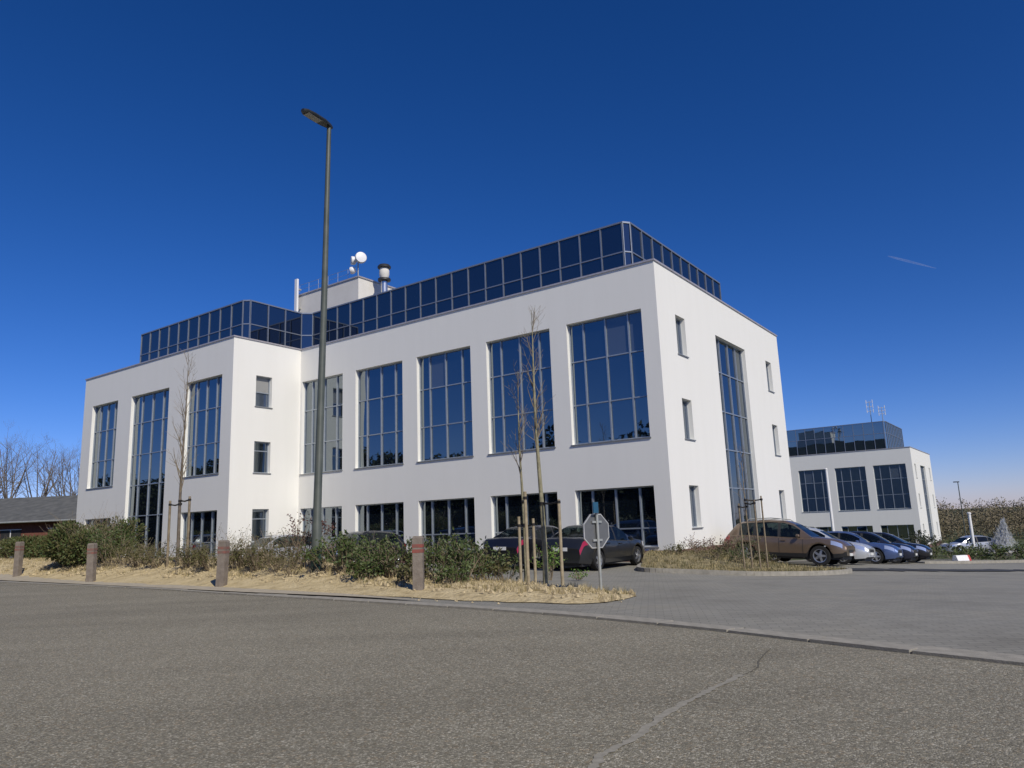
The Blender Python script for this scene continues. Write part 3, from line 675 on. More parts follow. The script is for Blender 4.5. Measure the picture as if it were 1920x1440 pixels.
def stake(x, y, h, lab, group, tie=None, tiez=.9, z=None, m='stake', lean=0, r_=.036):
    z = vz(x, y) if z is None else z
    s = empty('tree_stake', (x, y, z)); tag(s, lab, 'stake', group)
    MB().tube([(0, 0, -.3), (lean*h*.5, 0, h*.5), (lean*h, 0, h)], [r_*1.1, r_*1.05, r_], 9).build('post', MAT[m], s, 40)
    if tie is not None:
        d = Vector((tie[0]-x, tie[1]-y, 0)); p0 = Vector((0, 0, h*tiez)); q = p0+d
        mid = (p0+q)/2+Vector((0, 0, -.03))
        tb = MB(); tb.tube([p0, mid, q], .022, 6); tb.tube([p0+Vector((0, 0, -.03)), p0+Vector((0, 0, .03))], .046, 10); tb.tube([q+Vector((0, 0, -.03)), q+Vector((0, 0, .03))], .06, 10)
        tb.build('strap', MAT['strap'], s)
def at(px, py, y):        # photo pixel + forward distance -> world point
    f, pi, ro = 1377.14, .18928, -.03762; xr, yr = (px-960)/f, (py-720)/f; c, s = math.cos(ro), math.sin(ro)
    xn, yn = c*xr+s*yr, -s*xr+c*yr; d = Vector((xn, math.cos(pi)+yn*math.sin(pi), math.sin(pi)-yn*math.cos(pi)))
    return d*(y/d.y)+Vector((0, 0, 1.25))
# centre pair
ta = hit(1023, 1091); tb_ = hit(986, 1084)
sapling(*ta, 6.6, (-.012, .01), 'taller young bare tree with pale trunk held between stakes, beside the octagonal sign', .07, 22, sp=.4)
sapling(*tb_, 5.2, (-.004, .0), 'thinner young bare tree standing just behind the taller staked tree', .05, 18, sp=.4)
G1 = 'stakes round the pair of young trees'
stake(*hit(991, 1096), 1.95, 'pale round tree stake between the two young bare trees', G1, tb_, .93)
stake(*hit(1055, 1096), 1.88, 'pale round tree stake closest to the octagonal sign, strapped to the taller tree', G1, ta, .97)
stake(*hit(977, 1088), 1.5, 'shorter pale tree stake on the bollard side of the thinner young tree', G1, tb_, .86)
stake(*hit(1004, 1086), 1.45, 'shorter pale tree stake half hidden behind the two trunks', G1, tb_, .9)
# left birch
tc = hit(332, 1062)
sapling(*tc, 6.6, (.006, 0), 'slim bare sapling tied between two stakes in front of the projecting wing', .055, 26, 'twig_grey', .28, None, .36)
stake(*hit(313, 1064), 2.0, 'weathered stake on the hedge side of the slim bare sapling', 'stakes of the slim sapling', tc, .94, m='twig')
stake(*hit(350, 1062), 2.05, 'weathered stake on the lamp side of the slim bare sapling', 'stakes of the slim sapling', tc, .95, m='twig')
# bed sapling with three stakes
bx, by = 7.45, 24.2
sapling(bx, by, 3.9, (-.01, 0), 'small bare sapling among three stakes in the planted bed at the building corner', .03, 12, 'twig', .45, iz(bx, by), .45)
for k, (dx, dy) in enumerate(((-.32, -.25), (.12, -.45), (.5, .0))):
    x, y = bx+dx, by+dy
    stake(x, y, 2.05+.12*k, ['thin stake on the office-corner side of the small sapling in the bed', 'thin stake in the middle in front of the small sapling in the bed', 'thin stake on the brown car side of the small sapling in the bed'][k], 'three stakes in the corner bed', (bx, by), .95, iz(x, y), 'twig', 0, .026)

def shrub(name, x, y, rx, h, lab, leafm, nst=14, nleaf=1400, ls=.075, group=None, z=None, stemm='twig', ry=None, dens=.5, cat='shrub'):
    z = vz(x, y) if z is None else z
    e = empty(name, (x, y, z-.03)); tag(e, lab, cat, group); st = MB(); tips = []
    for k in range(nst):
        a_ = rnd(0, 6.28); rr = rnd(0, .5); p = Vector((math.cos(a_)*rr*rx, math.sin(a_)*rr*(ry or rx), 0))
        d = Vector((math.cos(a_)*rx*.9, math.sin(a_)*(ry or rx)*.9, h*rnd(.7, 1.3)))
        branch(st, p, d, h*rnd(.65, 1.0), rnd(.008, .016), 1, 4, .06, .55, (3, 6), .16, tips, 5, .25)
    st.build('stems', MAT[stemm], e)
    if nleaf:
        lf = MB()
        for k in range(nleaf):
            p = random.choice(tips)+rdir()*rnd(0, .10)
            if p.z < .02: continue
            leafquad(lf, p, ls)
        lf.build('leaves', MAT[leafm], e)
    return e
# big green hedge bushes on the left
gh = 'large evergreen bushes at the hedge end'
def bush(px, py, rx, h, lab, mats, n_, ls=.1, group=None):
    x, y = hit(px, py)
    if px < 110: x, y = x+.5, y+3.4          # keep clear of the end bollard
    e = empty('evergreen_bush', (x, y, gz(x, y)-.02)); tag(e, lab, 'shrub', group); st = MB()
    for k in range(26):
        a_ = rnd(0, 6.28); branch(st, (math.cos(a_)*rx*.3*random.random(), math.sin(a_)*rx*.3*random.random(), 0), (math.cos(a_)*rx*.8, math.sin(a_)*rx*.8, h*rnd(.8, 1.3)), h*rnd(.8, 1.1), rnd(.01, .02), 1, 4, .08, .5, (3, 5), .15, None, 5, .4)
    st.build('stems', MAT['twig'], e)
    lob = [(Vector((rnd(-.6, .6)*rx, rnd(-.6, .6)*rx, h*rnd(.25, .72))), rnd(.3, .5)) for _ in range(14)]
    for mi, m_ in enumerate(mats):
        lf = MB()
        for k in range(n_//len(mats)):
            c_, rr = random.choice(lob); d = rdir(); p = c_+Vector((d.x*rx*rr*1.3, d.y*rx*rr*1.3, d.z*h*rr*.8))*random.random()**.33
            if p.z < .03: p.z = rnd(.03, .3)
            leafquad(lf, p, ls, (d+rdir()*.8+Vector((0, 0, .5))).normalized(), .5)
        lf.build('leaves', MAT[m_], e)
lh_ = 'dense olive-green bush in the thick hedge clump behind the far bollards'
for px, py, rx, h in ((-70, 1052, 1.7, 1.2), (-20, 1054, 1.5, 1.1), (18, 1056, 1.4, 1.15), (58, 1058, 1.1, 1.6), (95, 1060, 1.1, 1.85), (128, 1060, .9, 1.6)):
    bush(px, py, rx, h, lh_, ['leaf_olive', 'leaf'], 9000, .11, gh)
bush(165, 1058, .75, 1.3, 'upright dark bush where the hedge clump ends below the projecting wing', ['leaf', 'leaf_olive'], 4500)
shrub('evergreen_bush', *hit(205, 1060), .65, 1.2, 'loose half-bare bush between the hedge clump and the slim sapling', 'leaf', 20, 1200, .08)
# planted shrubs behind the verge
gs = 'green shrubs planted in the verge'; lb = 'loose green shrub in the planted strip between the street lamp and the young trees'
for px, py, rx, h in ((618, 1070, .6, .95), (645, 1074, .65, 1.0), (672, 1072, .6, .9), (700, 1080, .6, .85), (732, 1084, .6, 1.05), (755, 1082, .5, .8), (812, 1088, .6, 1.1), (838, 1086, .65, 1.2), (866, 1088, .6, 1.05), (893, 1088, .55, 1.0), (920, 1088, .5, .85), (765, 1092, .4, .55), (690, 1086, .4, .5), (850, 1096, .4, .55), (945, 1086, .35, .6)):
    shrub('verge_shrub', *hit(px, py), rx*.9, h*rnd(.7, .9), lb, random.choice(['leaf', 'leaf', 'leaf_olive']), 14, random.randint(450, 800), rnd(.07, .095), gs)
shrub('verge_shrub', *hit(574, 1062), .5, 1.15, 'dark reddish shrub right behind the foot of the street lamp', 'leaf_red', 14, 700, .06)
shrub('verge_shrub', *hit(1030, 1086), .24, .75, 'bright green suckers sprouting round the trunk of the taller young tree', 'leaf_bright', 10, 420, .07)
shrub('verge_shrub', *hit(1085, 1085), .25, .25, 'low bright green weed between the octagonal sign and the young trees', 'leaf_bright', 7, 120, .06)
gt = 'leafless twiggy shrubs in the verge'; lt = 'pale leafless twiggy shrub in the verge between the sapling and the street lamp'
for px, py, h in ((380, 1060, 1.3), (402, 1062, 1.2), (432, 1060, 1.35), (452, 1064, 1.15), (470, 1062, 1.3), (492, 1066, 1.2), (512, 1062, 1.4), (533, 1066, 1.25), (552, 1064, 1.3), (546, 1078, .9), (300, 1058, 1.1), (270, 1058, 1.0), (365, 1062, 1.1)):
    shrub('twiggy_shrub', *hit(px, py), .5, h*rnd(.58, .82), lt, 'leaf_olive', 11, 200, .045, gt)
lg = 'small grey-green shrub along the mound behind the two middle bollards'
for px, py, rx, h in ((235, 1060, .6, .8), (262, 1062, .5, .7), (290, 1064, .5, .7), (395, 1068, .45, .6), (440, 1068, .45, .65), (480, 1070, .4, .6), (520, 1072, .5, .65), (355, 1066, .4, .6)):
    shrub('mound_shrub', *hit(px, py), rx, h, lg, 'leaf_olive', 14, 700, .06, 'small shrubs on the mound')
# corner bed
gb = 'low shrubs in the corner bed'
for x, y, rx, h, mm in ((6.5, 27.2, .5, .6, 'leaf_red'), (7.2, 27.0, .6, .75, 'leaf_red'), (7.9, 26.9, .6, .8, 'leaf'), (5.6, 26.6, .45, .4, 'leaf_olive'), (6.6, 25.8, .6, .5, 'leaf_olive'), (7.6, 25.6, .6, .55, 'leaf'), (8.6, 26.2, .5, .5, 'leaf_olive')):
    shrub('bed_shrub', x, y, rx, h, 'low straggly shrub in the planted bed at the white office corner', mm, 14, 420, .06, gb, iz(x, y))
# dry grass, clods: nobody could count them
def inside(poly, x, y):
    c = False; n_ = len(poly)
    for i in range(n_):
        (x0, y0), (x1, y1) = poly[i], poly[(i+1) % n_]
        if (y0 > y) != (y1 > y) and x < (x1-x0)*(y-y0)/(y1-y0)+x0: c = not c
    return c
cl = MB(); gr = MB(); gg = MB(); k = 0
while k < 15000:
    x, y = rnd(-24, 2.2), rnd(11.9, 36)
    if not inside(VP, x, y):
        t = tdist(x, y)
        if .1 < t < 2.5 and random.random() < .12 and edge_d(x, y) < .5*random.random():      # crumbs spilt over the edge
            sz = rnd(.008, .03); z = ground(x, y)+.005; b_ = len(cl.v); cl.v += [(x, y, z+sz)]+[(x+math.cos(q*2.1)*sz, y+math.sin(q*2.1)*sz, z) for q in range(3)]; cl.f += [(b_, b_+1, b_+2), (b_, b_+2, b_+3), (b_, b_+3, b_+1)]
        continue
    k += 1; z = vz(x, y)+.0; t = tdist(x, y); nz = noise.noise(Vector((x*.9, y*.9, 7)))
    if k % 3 == 0 and t > 1.4:
        s = rnd(.02, .075)*(1.3 if nz > .1 else .7); pts = [Vector((x, y, z))+rdir()*s for _ in range(5)]
        b_ = len(cl.v); top = Vector((x+rnd(-.3, .3)*s, y+rnd(-.3, .3)*s, z+s)); rg = [Vector((x+math.cos(q*1.57+rnd(-.3, .3))*s, y+math.sin(q*1.57+rnd(-.3, .3))*s, z+rnd(-.02, .15)*s)) for q in range(4)]
        cl.v += [tuple(top)]+[tuple(q) for q in rg]; cl.f += [(b_, b_+1, b_+2), (b_, b_+2, b_+3), (b_, b_+3, b_+4), (b_, b_+4, b_+1)]
    elif nz > -.05 and t > 1.6:
        mb = gr if random.random() < .86 else gg
        for q in range(5):
            p = Vector((x+rnd(-.05, .05), y+rnd(-.05, .05), z-.02)); d = Vector((rnd(-.6, .6), rnd(-.6, .6), 1)).normalized(); l = rnd(.05, .2); sd_ = d.cross(Vector((0, 0, 1)));
            if sd_.length < .01: continue
            sd_.normalize(); mb.poly([p-sd_*.006, p+sd_*.006, p+d*l])
VI2 = [tuple(p) for p in VI]
k = 0
while k < 2600:
    x, y = rnd(3.6, 11.5), rnd(22, 30)
    if not inside(VI2, x, y): continue
    k += 1; z = iz(x, y); mb = gr if random.random() < .5 else gg
    for q in range(4):
        p = Vector((x+rnd(-.06, .06), y+rnd(-.06, .06), z-.02)); d = Vector((rnd(-.8, .8), rnd(-.8, .8), 1)).normalized(); l = rnd(.05, .17); sd_ = d.cross(Vector((0, 0, 1)))
        if sd_.length < .01: continue
        sd_.normalize(); mb.poly([p-sd_*.008, p+sd_*.008, p+d*l])
for mb, nm, mm, lab in ((cl, 'earth_clods', 'clod', 'loose sandy clods scattered over the verge'), (gr, 'dry_grass', 'straw', 'short straw-coloured dry grass on the verge and bed'), (gg, 'green_grass', 'leaf_olive', 'sparse green grass blades on the verge and bed')):
    o = kind(mb.build(nm, MAT[mm]), 'stuff'); tag(o, lab, 'grass' if 'grass' in nm else 'soil')

# ------------------------------------------------------------------ cars
def interp(P, x):
    if x <= P[0][0]: return P[0][1]
    for (x0, y0), (x1, y1) in zip(P, P[1:]):
        if x <= x1: t = (x-x0)/(x1-x0); return y0+(y1-y0)*t
    return P[-1][1]
def smooth(P, x, w=.09): return sum(interp(P, x+w*k/3)*c for k, c in ((-3, .1), (-2, .14), (-1, .17), (0, .18), (1, .17), (2, .14), (3, .1)))
KINDS = {   # L, W, wheelbase, wheel radius, deck (x,z), roof (x,z), side window ranges, sill height
 'suv': (4.63, 1.89, 2.77, .365, [(-2.32,.72),(-2.25,.98),(-2.1,1.07),(-1.4,1.09),(.4,1.03),(.95,1.0),(1.2,1.04),(1.9,.97),(2.2,.87),(2.32,.7)], [(-2.12,1.06),(-1.78,1.52),(-1.5,1.63),(-.5,1.7),(.1,1.67),(.45,1.55),(1.15,1.03)], [(-1.62,-1.05),(-.98,-.12),(-.03,.72)], .3),
 'wagon': (4.65, 1.82, 2.75, .32, [(-2.32,.62),(-2.25,.88),(-2.1,.93),(-1.4,.95),(.4,.9),(.95,.88),(1.2,.93),(1.9,.84),(2.2,.76),(2.32,.62)], [(-2.2,.93),(-1.9,1.32),(-1.6,1.43),(-.5,1.48),(.1,1.46),(.45,1.36),(1.2,.9)], [(-1.75,-1.1),(-1.02,-.15),(-.06,.72)], .22),
 'hatch': (4.25, 1.78, 2.6, .315, [(-2.12,.6),(-2.05,.88),(-1.9,.96),(-1.3,.97),(.4,.91),(.95,.9),(1.15,.95),(1.75,.86),(2.0,.77),(2.12,.62)], [(-1.95,.95),(-1.7,1.28),(-1.4,1.42),(-.4,1.49),(.15,1.46),(.45,1.36),(1.2,.91)], [(-1.45,-1.0),(-.93,-.12),(-.03,.74)], .22),
 'sedan': (4.55, 1.81, 2.74, .32, [(-2.27,.6),(-2.22,.9),(-2.1,1.0),(-1.45,1.03),(-1.2,.98),(.4,.9),(.95,.87),(1.2,.92),(1.9,.84),(2.15,.75),(2.27,.6)], [(-1.62,1.0),(-1.05,1.32),(-.75,1.4),(-.2,1.43),(.2,1.4),(.5,1.31),(1.2,.88)], [(-1.2,-.95),(-.88,-.12),(-.04,.76)], .21),
}
def car(k, pname, label, loc, yaw, group, rails=False, trim=False, roll=0):
    L, Wd, wb, wr, deck, roof, wins, sill = KINDS[k]
    root = empty('car', loc, yaw); tag(root, label, 'car', group)
    xs = sorted(set(np.round(np.concatenate([np.linspace(-L/2, L/2, 75), [-L/2+.01, L/2-.01]]), 4)))
    ax = [wb/2+.02, -wb/2+.02]; ar = wr*1.17
    def hw(x):
        f = abs(x)/(L/2); return Wd/2*(1-.02*f**2-.2*max(0, f-.72)**2/.0784*.9)
    body = MB(); parts = {'head': ([], []), 'tail': ([], []), 'trim': ([], [])}
    RN = 7; rows_ = []
    for x in xs:
        w = hw(x); zt = smooth(deck, x); f = abs(x)/(L/2); low = sill+.05*max(0, f-.8)/.2+(.04 if x > L/2-.1 else 0); arch = 0
        for a_ in ax:
            if abs(x-a_) < ar: arch = max(arch, wr+math.sqrt(ar*ar-(x-a_)**2))
        l0 = max(low, arch)
        l1 = max(low+.14, arch+.02); l2 = max(.45*(zt+low)+.05, arch+.05); l3 = max(zt-.2, l2+.03); 
        rows_.append([(w*.93, l0), (w*.985, l1), (w, l2), (w*.995, l3), (w*.965, zt-.05), (w*.86, zt), (0, zt+.025)])
    def emit(mbs, cls, i, j, sgn):
        x0, x1 = xs[i], xs[i+1]; a_, b_ = rows_[i], rows_[i+1]
        q = [(x0, sgn*a_[j][0], a_[j][1]), (x1, sgn*b_[j][0], b_[j][1]), (x1, sgn*b_[j+1][0], b_[j+1][1]), (x0, sgn*a_[j+1][0], a_[j+1][1])]
        if sgn > 0: q = q[::-1]
        mbs.setdefault(cls, MB()).poly(q)
    mbs = {}
    for i in range(len(xs)-1):
        xm = (xs[i]+xs[i+1])/2
        for j in range(RN-1):
            for sgn in (1, -1):
                c_ = 'body'
                if L/2-.52 < xm < L/2-.1 and j == 3: c_ = 'headlight%d' % sgn
                if xm < -L/2+.3 and j in ((3,) if k != 'suv' else (3, 4)): c_ = 'tail_light%d' % sgn
                if trim and j == 0: c_ = 'trim'
                if c_ == 'body' and j in (1, 2, 3):
                    for q, (d0, d1) in enumerate(((wins[-2][0]-.03, wins[-1][0]-.045), (wins[-1][0]-.045, wins[-1][1]+.1))):
                        if d0 < xm < d1: c_ = 'door%d_%d' % (q, sgn)
                emit(mbs, c_, i, j, sgn)
    # end caps
    for i, s_ in ((0, -1), (len(xs)-1, 1)):
        rr_ = rows_[i]; x = xs[i]; pts = [(x, -r_[0], r_[1]) for r_ in rr_]+[(x, r_[0], r_[1]) for r_ in rr_[-2::-1]]
        mbs['body'].poly(pts if s_ > 0 else pts[::-1])
    # greenhouse
    gx_ = [x for x in np.linspace(roof[0][0], roof[-1][0], 60)]; gr_ = []
    for x in gx_:
        w = hw(x); zb_ = smooth(deck, x)-.035; zr = max(zb_+.001, smooth(roof, x, .07)); hgt = zr-zb_; wtop = w*(.9-.2*min(1, hgt/.55))
        gr_.append([(w*.9, zb_), (w*.9*.55+wtop*.45+.01, zb_+hgt*.45), (wtop+.01, zb_+hgt*.84), (wtop*.9, zb_+hgt*.95), (wtop*.6, zb_+hgt*.99), (0, zr)])
    xf = roof[-2][0]+.02; xr_ = roof[2][0] if k == 'sedan' else roof[2][0]-.05
    for i in range(len(gx_)-1):
        xm = (gx_[i]+gx_[i+1])/2
        for j in range(5):
            for sgn in (1, -1):
                c_ = 'body'
                if j < 2:
                    for q, (w0, w1) in enumerate(wins):
                        if w0 < xm < w1: c_ = 'side_window%d_%d' % (q, sgn)
                    if c_ == 'body' and wins[0][0] < xm < wins[-1][1]: c_ = 'pillar%d_%d' % (sum(xm > w1 for w0, w1 in wins), sgn)
                else:
                    if xm > xf+.02: c_ = 'windscreen'
                    elif xm < xr_-.04: c_ = 'rear_window'
                if j == 2 and c_ in ('windscreen', 'rear_window'): c_ = 'body'
                a_, b_ = gr_[i], gr_[i+1]
                q_ = [(gx_[i], sgn*a_[j][0], a_[j][1]), (gx_[i+1], sgn*b_[j][0], b_[j][1]), (gx_[i+1], sgn*b_[j+1][0], b_[j+1][1]), (gx_[i], sgn*a_[j+1][0], a_[j+1][1])]
                mbs.setdefault(c_, MB()).poly(q_[::-1] if sgn > 0 else q_)
    def weld(mb, name, m, parent):
        seen = {}; nv = []; mp_ = []
        for v in mb.v:
            key = (round(v[0], 4), round(v[1], 4), round(v[2], 4))
            if key not in seen: seen[key] = len(nv); nv.append(v)
            mp_.append(seen[key])
        mb.v = nv; mb.f = [tuple(dict.fromkeys(mp_[i] for i in f)) for f in mb.f]; mb.f = [f for f in mb.f if len(f) > 2]
        return mb.build(name, m, parent, 38)
    bo = weld(mbs.pop('body'), 'body', MAT[pname], root)
    for c_, mb in mbs.items():
        nm = c_.rstrip('-0123456789_'); 
        if c_.startswith('side_window'): nm = 'side_window'
        mm = {'headlight': 'lamp_clear', 'tail_light': 'lamp_red', 'trim': 'trim_black', 'pillar': 'trim_black', 'door': pname}.get(nm, 'car_glass')
        weld(mb, nm, MAT[mm], root)
    MB().box((-L/2+.12, -Wd/2+.2, sill-.06), (L/2-.15, Wd/2-.2, .55)).build('underbody', MAT['trim_black'], root)
    ty = None
    for a_ in ax:
        for s_ in (1, -1):
            M = Matrix.Translation((a_, s_*(Wd/2-.125), wr)) @ Matrix.Rotation(-s_*math.pi/2, 4, 'X')
            t_ = MB(); t_.lathe([(wr*.66, -.1), (wr*.95, -.11), (wr, -.07), (wr, .07), (wr*.96, .1), (wr*.68, .105), (wr*.66, .06)], 26)
            to = t_.build('wheel', MAT['tyre'], root, 40); to.matrix_local = M
            rm_ = MB(); rm_.lathe([(wr*.66, .02), (wr*.67, .09), (wr*.6, .085), (wr*.57, .03)], 26)
            for q in range(5):
                an = 2*math.pi*q/5; c0, s0_ = math.cos(an), math.sin(an)
                def P_(r_, w_, z_): return (c0*r_-s0_*w_, s0_*r_+c0*w_, z_)
                rm_.poly([P_(.0, -.05, .09), P_(wr*.6, -.035, .075), P_(wr*.6, .035, .075), P_(.0, .05, .09)])
            rm_.lathe([(.001, .06), (.07, .07), (.065, .1), (.001, .105)], 12)
            rm_.build('rim', MAT['rim'], to, 40)
    ztail = smooth(deck, -L/2+.02)
    MB().box((-L/2-.012, -.26, .62), (-L/2+.01, .26, .73)).build('number_plate', MAT['plate'], root)
    MB().box((L/2-.01, -.26, .38), (L/2+.012, .26, .48)).build('number_plate', MAT['plate'], root)
    MB().box((L/2-.03, -.4, .5), (L/2+.006, .4, .61)).build('grille', MAT['trim_black'], root)
    for s_ in (1, -1):
        x = wins[-1][1]-.05; zm = smooth(deck, x)+.06; mi = MB()
        mi.lathe([(.02, -.07), (.075, -.05), (.09, 0), (.07, .05), (.02, .06)], 10, Matrix.Translation((x, s_*(Wd/2+.06), zm)) @ Matrix.Rotation(math.pi/2, 4, 'Y') @ Matrix.Diagonal((.8, 1.1, 1, 1)))
        mi.build('wing_mirror', MAT[pname], root, 50)
        for w0, w1 in wins[-2:]:
            MB().box((w0+.04, s_*(hw(w0)-.012), smooth(deck, w0)-.16), (w0+.22, s_*(hw(w0)+.022), smooth(deck, w0)-.125)).build('door_handle', MAT[pname], root)
        sm = MB()
        for xd in (wins[-2][0]-.03, wins[-1][0]-.045, wins[-1][1]+.1):
            i = int(np.argmin([abs(x-xd) for x in xs])); rr_ = rows_[i]; x = xs[i]
            for j in (1, 2, 3): sm.poly([(x-.008, s_*(rr_[j][0]+.004), rr_[j][1]), (x+.008, s_*(rr_[j][0]+.004), rr_[j][1]), (x+.008, s_*(rr_[j+1][0]+.004), rr_[j+1][1]), (x-.008, s_*(rr_[j+1][0]+.004), rr_[j+1][1])])
        sm.build('door_seam', MAT['trim_black'], root)
    for x, y in ((.1, .38), (.1, -.38), (-.75, .38), (-.75, -.38)):
        zb_ = smooth(deck, x)-.1; st_ = MB().tube([(x+.06, y, zb_), (x, y, zb_+.25), (x-.03, y, zb_+.3)], [.24, .22, .1], 8); st_.tube([(x-.03, y, zb_+.28), (x-.05, y, zb_+.42)], [.11, .1], 8); st_.build('seat', MAT['trim_black'], root)
    MB().box((-1.2, -Wd/2+.22, smooth(deck, -.4)-.02), (.9, Wd/2-.22, smooth(deck, -.4)+.02)).build('cabin_trim', MAT['trim_black'], root)
    if rails:
        for s_ in (1, -1):
            y = s_*hw(0)*.66
            MB().tube([(-1.35, y, interp(roof, -1.35)-.02), (-1.25, y, interp(roof, -1.25)+.05), (-.4, y, interp(roof, -.4)+.055), (.0, y, interp(roof, 0)+.04), (.1, y, interp(roof, .1)-.02)], .018, 6).build('roof_rail', MAT['galv'], root)
    return root
def park(k, pname, lab, u, v, nose, group, dz=0, **kw):
    x, y = BW(u, v); d = {'out': -EU, 'in': EV, 'street': -EV}[nose]; yw = math.atan2(d[1], d[0])
    L = KINDS[k][0]; a_ = np.array([x, y])+d*L*.3; b_ = np.array([x, y])-d*L*.3; za, zb_ = ground(*a_), ground(*b_)
    s_ = np.array([-d[1], d[0]]); zl, zr_ = ground(*(np.array([x, y])+s_*.8)), ground(*(np.array([x, y])-s_*.8))
    r_ = car(k, pname, lab, (x, y, (za+zb_)/2+.012+dz), yw, group, **kw)
    r_.rotation_euler = (math.atan2(zl-zr_, 1.6), -math.atan2(za-zb_, L*.6), yw)
    return r_
gp = 'cars parked beside the office'
park('suv', 'paint_brown', 'brown metallic estate-style SUV parked next to the staked bed', -2.75, 4.4, 'out', gp, rails=True, trim=True)
park('wagon', 'paint_silver', 'silver estate car parked between the brown SUV and the blue car', -2.95, 7.2, 'out', gp, rails=True)
park('sedan', 'paint_blue', 'light blue saloon car parked beyond the silver estate', -3.4, 11.4, 'out', gp)
park('hatch', 'paint_navy', 'dark navy hatchback parked beyond the light blue saloon', -3.8, 14.2, 'out', gp)
park('hatch', 'paint_black', 'black hatchback last in the row beside the office', -4.1, 16.9, 'out', gp)
gf = 'cars parked along the office front'
park('sedan', 'paint_graphite', 'dark grey saloon nosed in at the office corner behind the octagonal sign', 1.35, -3.55, 'in', gf)
park('sedan', 'paint_black', 'black saloon parked next to the dark grey saloon, behind the young trees', 3.75, -3.5, 'in', gf)
park('hatch', 'paint_graphite', 'dark car with pale windscreen half hidden by shrubs beside the lamp post', 13.0, -3.4, 'street', gf)
park('wagon', 'paint_palegrey', 'pale grey estate car hidden behind the leafless shrubs', 18.6, -3.6, 'street', gf)
park('hatch', 'paint_grey', 'grey car mostly hidden behind the bushes under the projecting wing', 29.5, -8.3, 'street', gf)
fx, fy = 36.9, 61.5
fcar = car('sedan', 'paint_palegrey', 'pale saloon car passing beyond the low hedge near the fountain', (fx, fy, base_z(fx, fy)+.02), R(178), None)

# ------------------------------------------------------------------ right-hand background
wp = empty('white_flagpole', (21.0, 50, base_z(21, 50))); tag(wp, 'slim white pole standing in front of the far office block', 'pole')
MB().tube([(0, 0, 0), (0, 0, 3), (0, 0, 4.1-base_z(21, 50))], [.1, .095, .08], 12).build('shaft', MAT['white_paint'], wp, 40)
MB().lathe([(.09, 0), (.1, .06), (.05, .12), (.01, .14)], 12, Matrix.Translation((0, 0, 4.1-base_z(21, 50)))).build('finial', MAT['white_paint'], wp, 40)
z_ = base_z(29, 48)
wq = empty('white_post', (28.95, 48, z_)); tag(wq, 'short white post rising behind the low hedge beside the pale saloon', 'pole')
MB().tube([(0, 0, 0), (0, 0, .85-z_)], [.1, .09], 10).build('shaft', MAT['white_paint'], wq, 40); MB().lathe([(.12, 0), (.12, .08), (.03, .12)], 10, Matrix.Translation((0, 0, .85-z_))).build('cap', MAT['white_paint'], wq, 40)
z_ = base_z(22.2, 38)
wb_ = empty('barrier_block', (22.2, 38, z_), R(12)); tag(wb_, 'white road barrier block with red end lying by the low hedge', 'barrier')
bm = MB(); 
for x in (-.38, .28):
    for y, z in ((-.2, 0), (-.2, .12), (-.1, .36), (.1, .36), (.2, .12), (.2, 0)): bm.v.append((x, y, z))
bm.f = [(0, 1, 2, 3, 4, 5), (11, 10, 9, 8, 7, 6)]+[(i, 6+i, 6+(i+1) % 6, (i+1) % 6) for i in range(6)]
bm.build('block', MAT['white_paint'], wb_); e_ = MB()
for x in (.282, .4):
    for y, z in ((-.2, 0), (-.2, .12), (-.1, .36), (.1, .36), (.2, .12), (.2, 0)): e_.v.append((x, y, z))
e_.f = bm.f; e_.build('red_end', MAT['sign_red'], wb_)
# far lamp
z_ = base_z(65.4, 110)
fl = empty('far_street_lamp', (65.4, 110, z_)); tag(fl, 'tiny distant street lamp sticking up over the brown wood', 'street lamp')
MB().tube([(0, 0, 0), (0, 0, 5.0-z_)], [.09, .06], 8).build('pole', MAT['pole_paint'], fl); MB().box((-.6, -.15, 4.98-z_), (.15, .15, 5.12-z_)).build('lamp_head', MAT['lamp_body'], fl)
# low hedge: each bush on its own
for k in range(15):
    f = k/14; x, y = 21.5+f*14.5, 40.4+f*2.4+rnd(-.3, .3)
    if 21.2 < x < 22.8: y += 1.2
    shrub('hedge_bush', x, y, .85, rnd(.75, 1.0), 'low dark bush in the clipped hedge strip by the side lane', 'leaf', 12, 500, .13, 'low hedge bushes by the side lane', base_z(x, y)-.1)
for x, y, h in ((24.2, 44.5, 1.5), (22.5, 43.5, 1.3)): shrub('corner_shrub', x, y, .8, h, 'dark green rounded shrub at the foot of the far office block corner', 'leaf_dark', 16, 900, .12, 'shrubs at the far block corner', base_z(x, y))
km = MB(); P = catmull([(19.5, 36.6), (24, 37.4), (30, 39.2), (40, 43)], 10)
for i in range(len(P)-1):
    t = P[i+1]-P[i]; t /= np.linalg.norm(t); nr = np.array([-t[1], t[0]]); q = [P[i]-nr*.15, P[i+1]-nr*.15, P[i+1]+nr*.15, P[i]+nr*.15]; zz = [base_z(*p) for p in q]
    km.poly([(*p, z+.12) for p, z in zip(q, zz)]); km.poly([(*q[0], zz[0]-.2), (*q[1], zz[1]-.2), (*q[1], zz[1]+.12), (*q[0], zz[0]+.12)])
kind(km.build('lane_kerb', MAT['kerb']), 'structure')
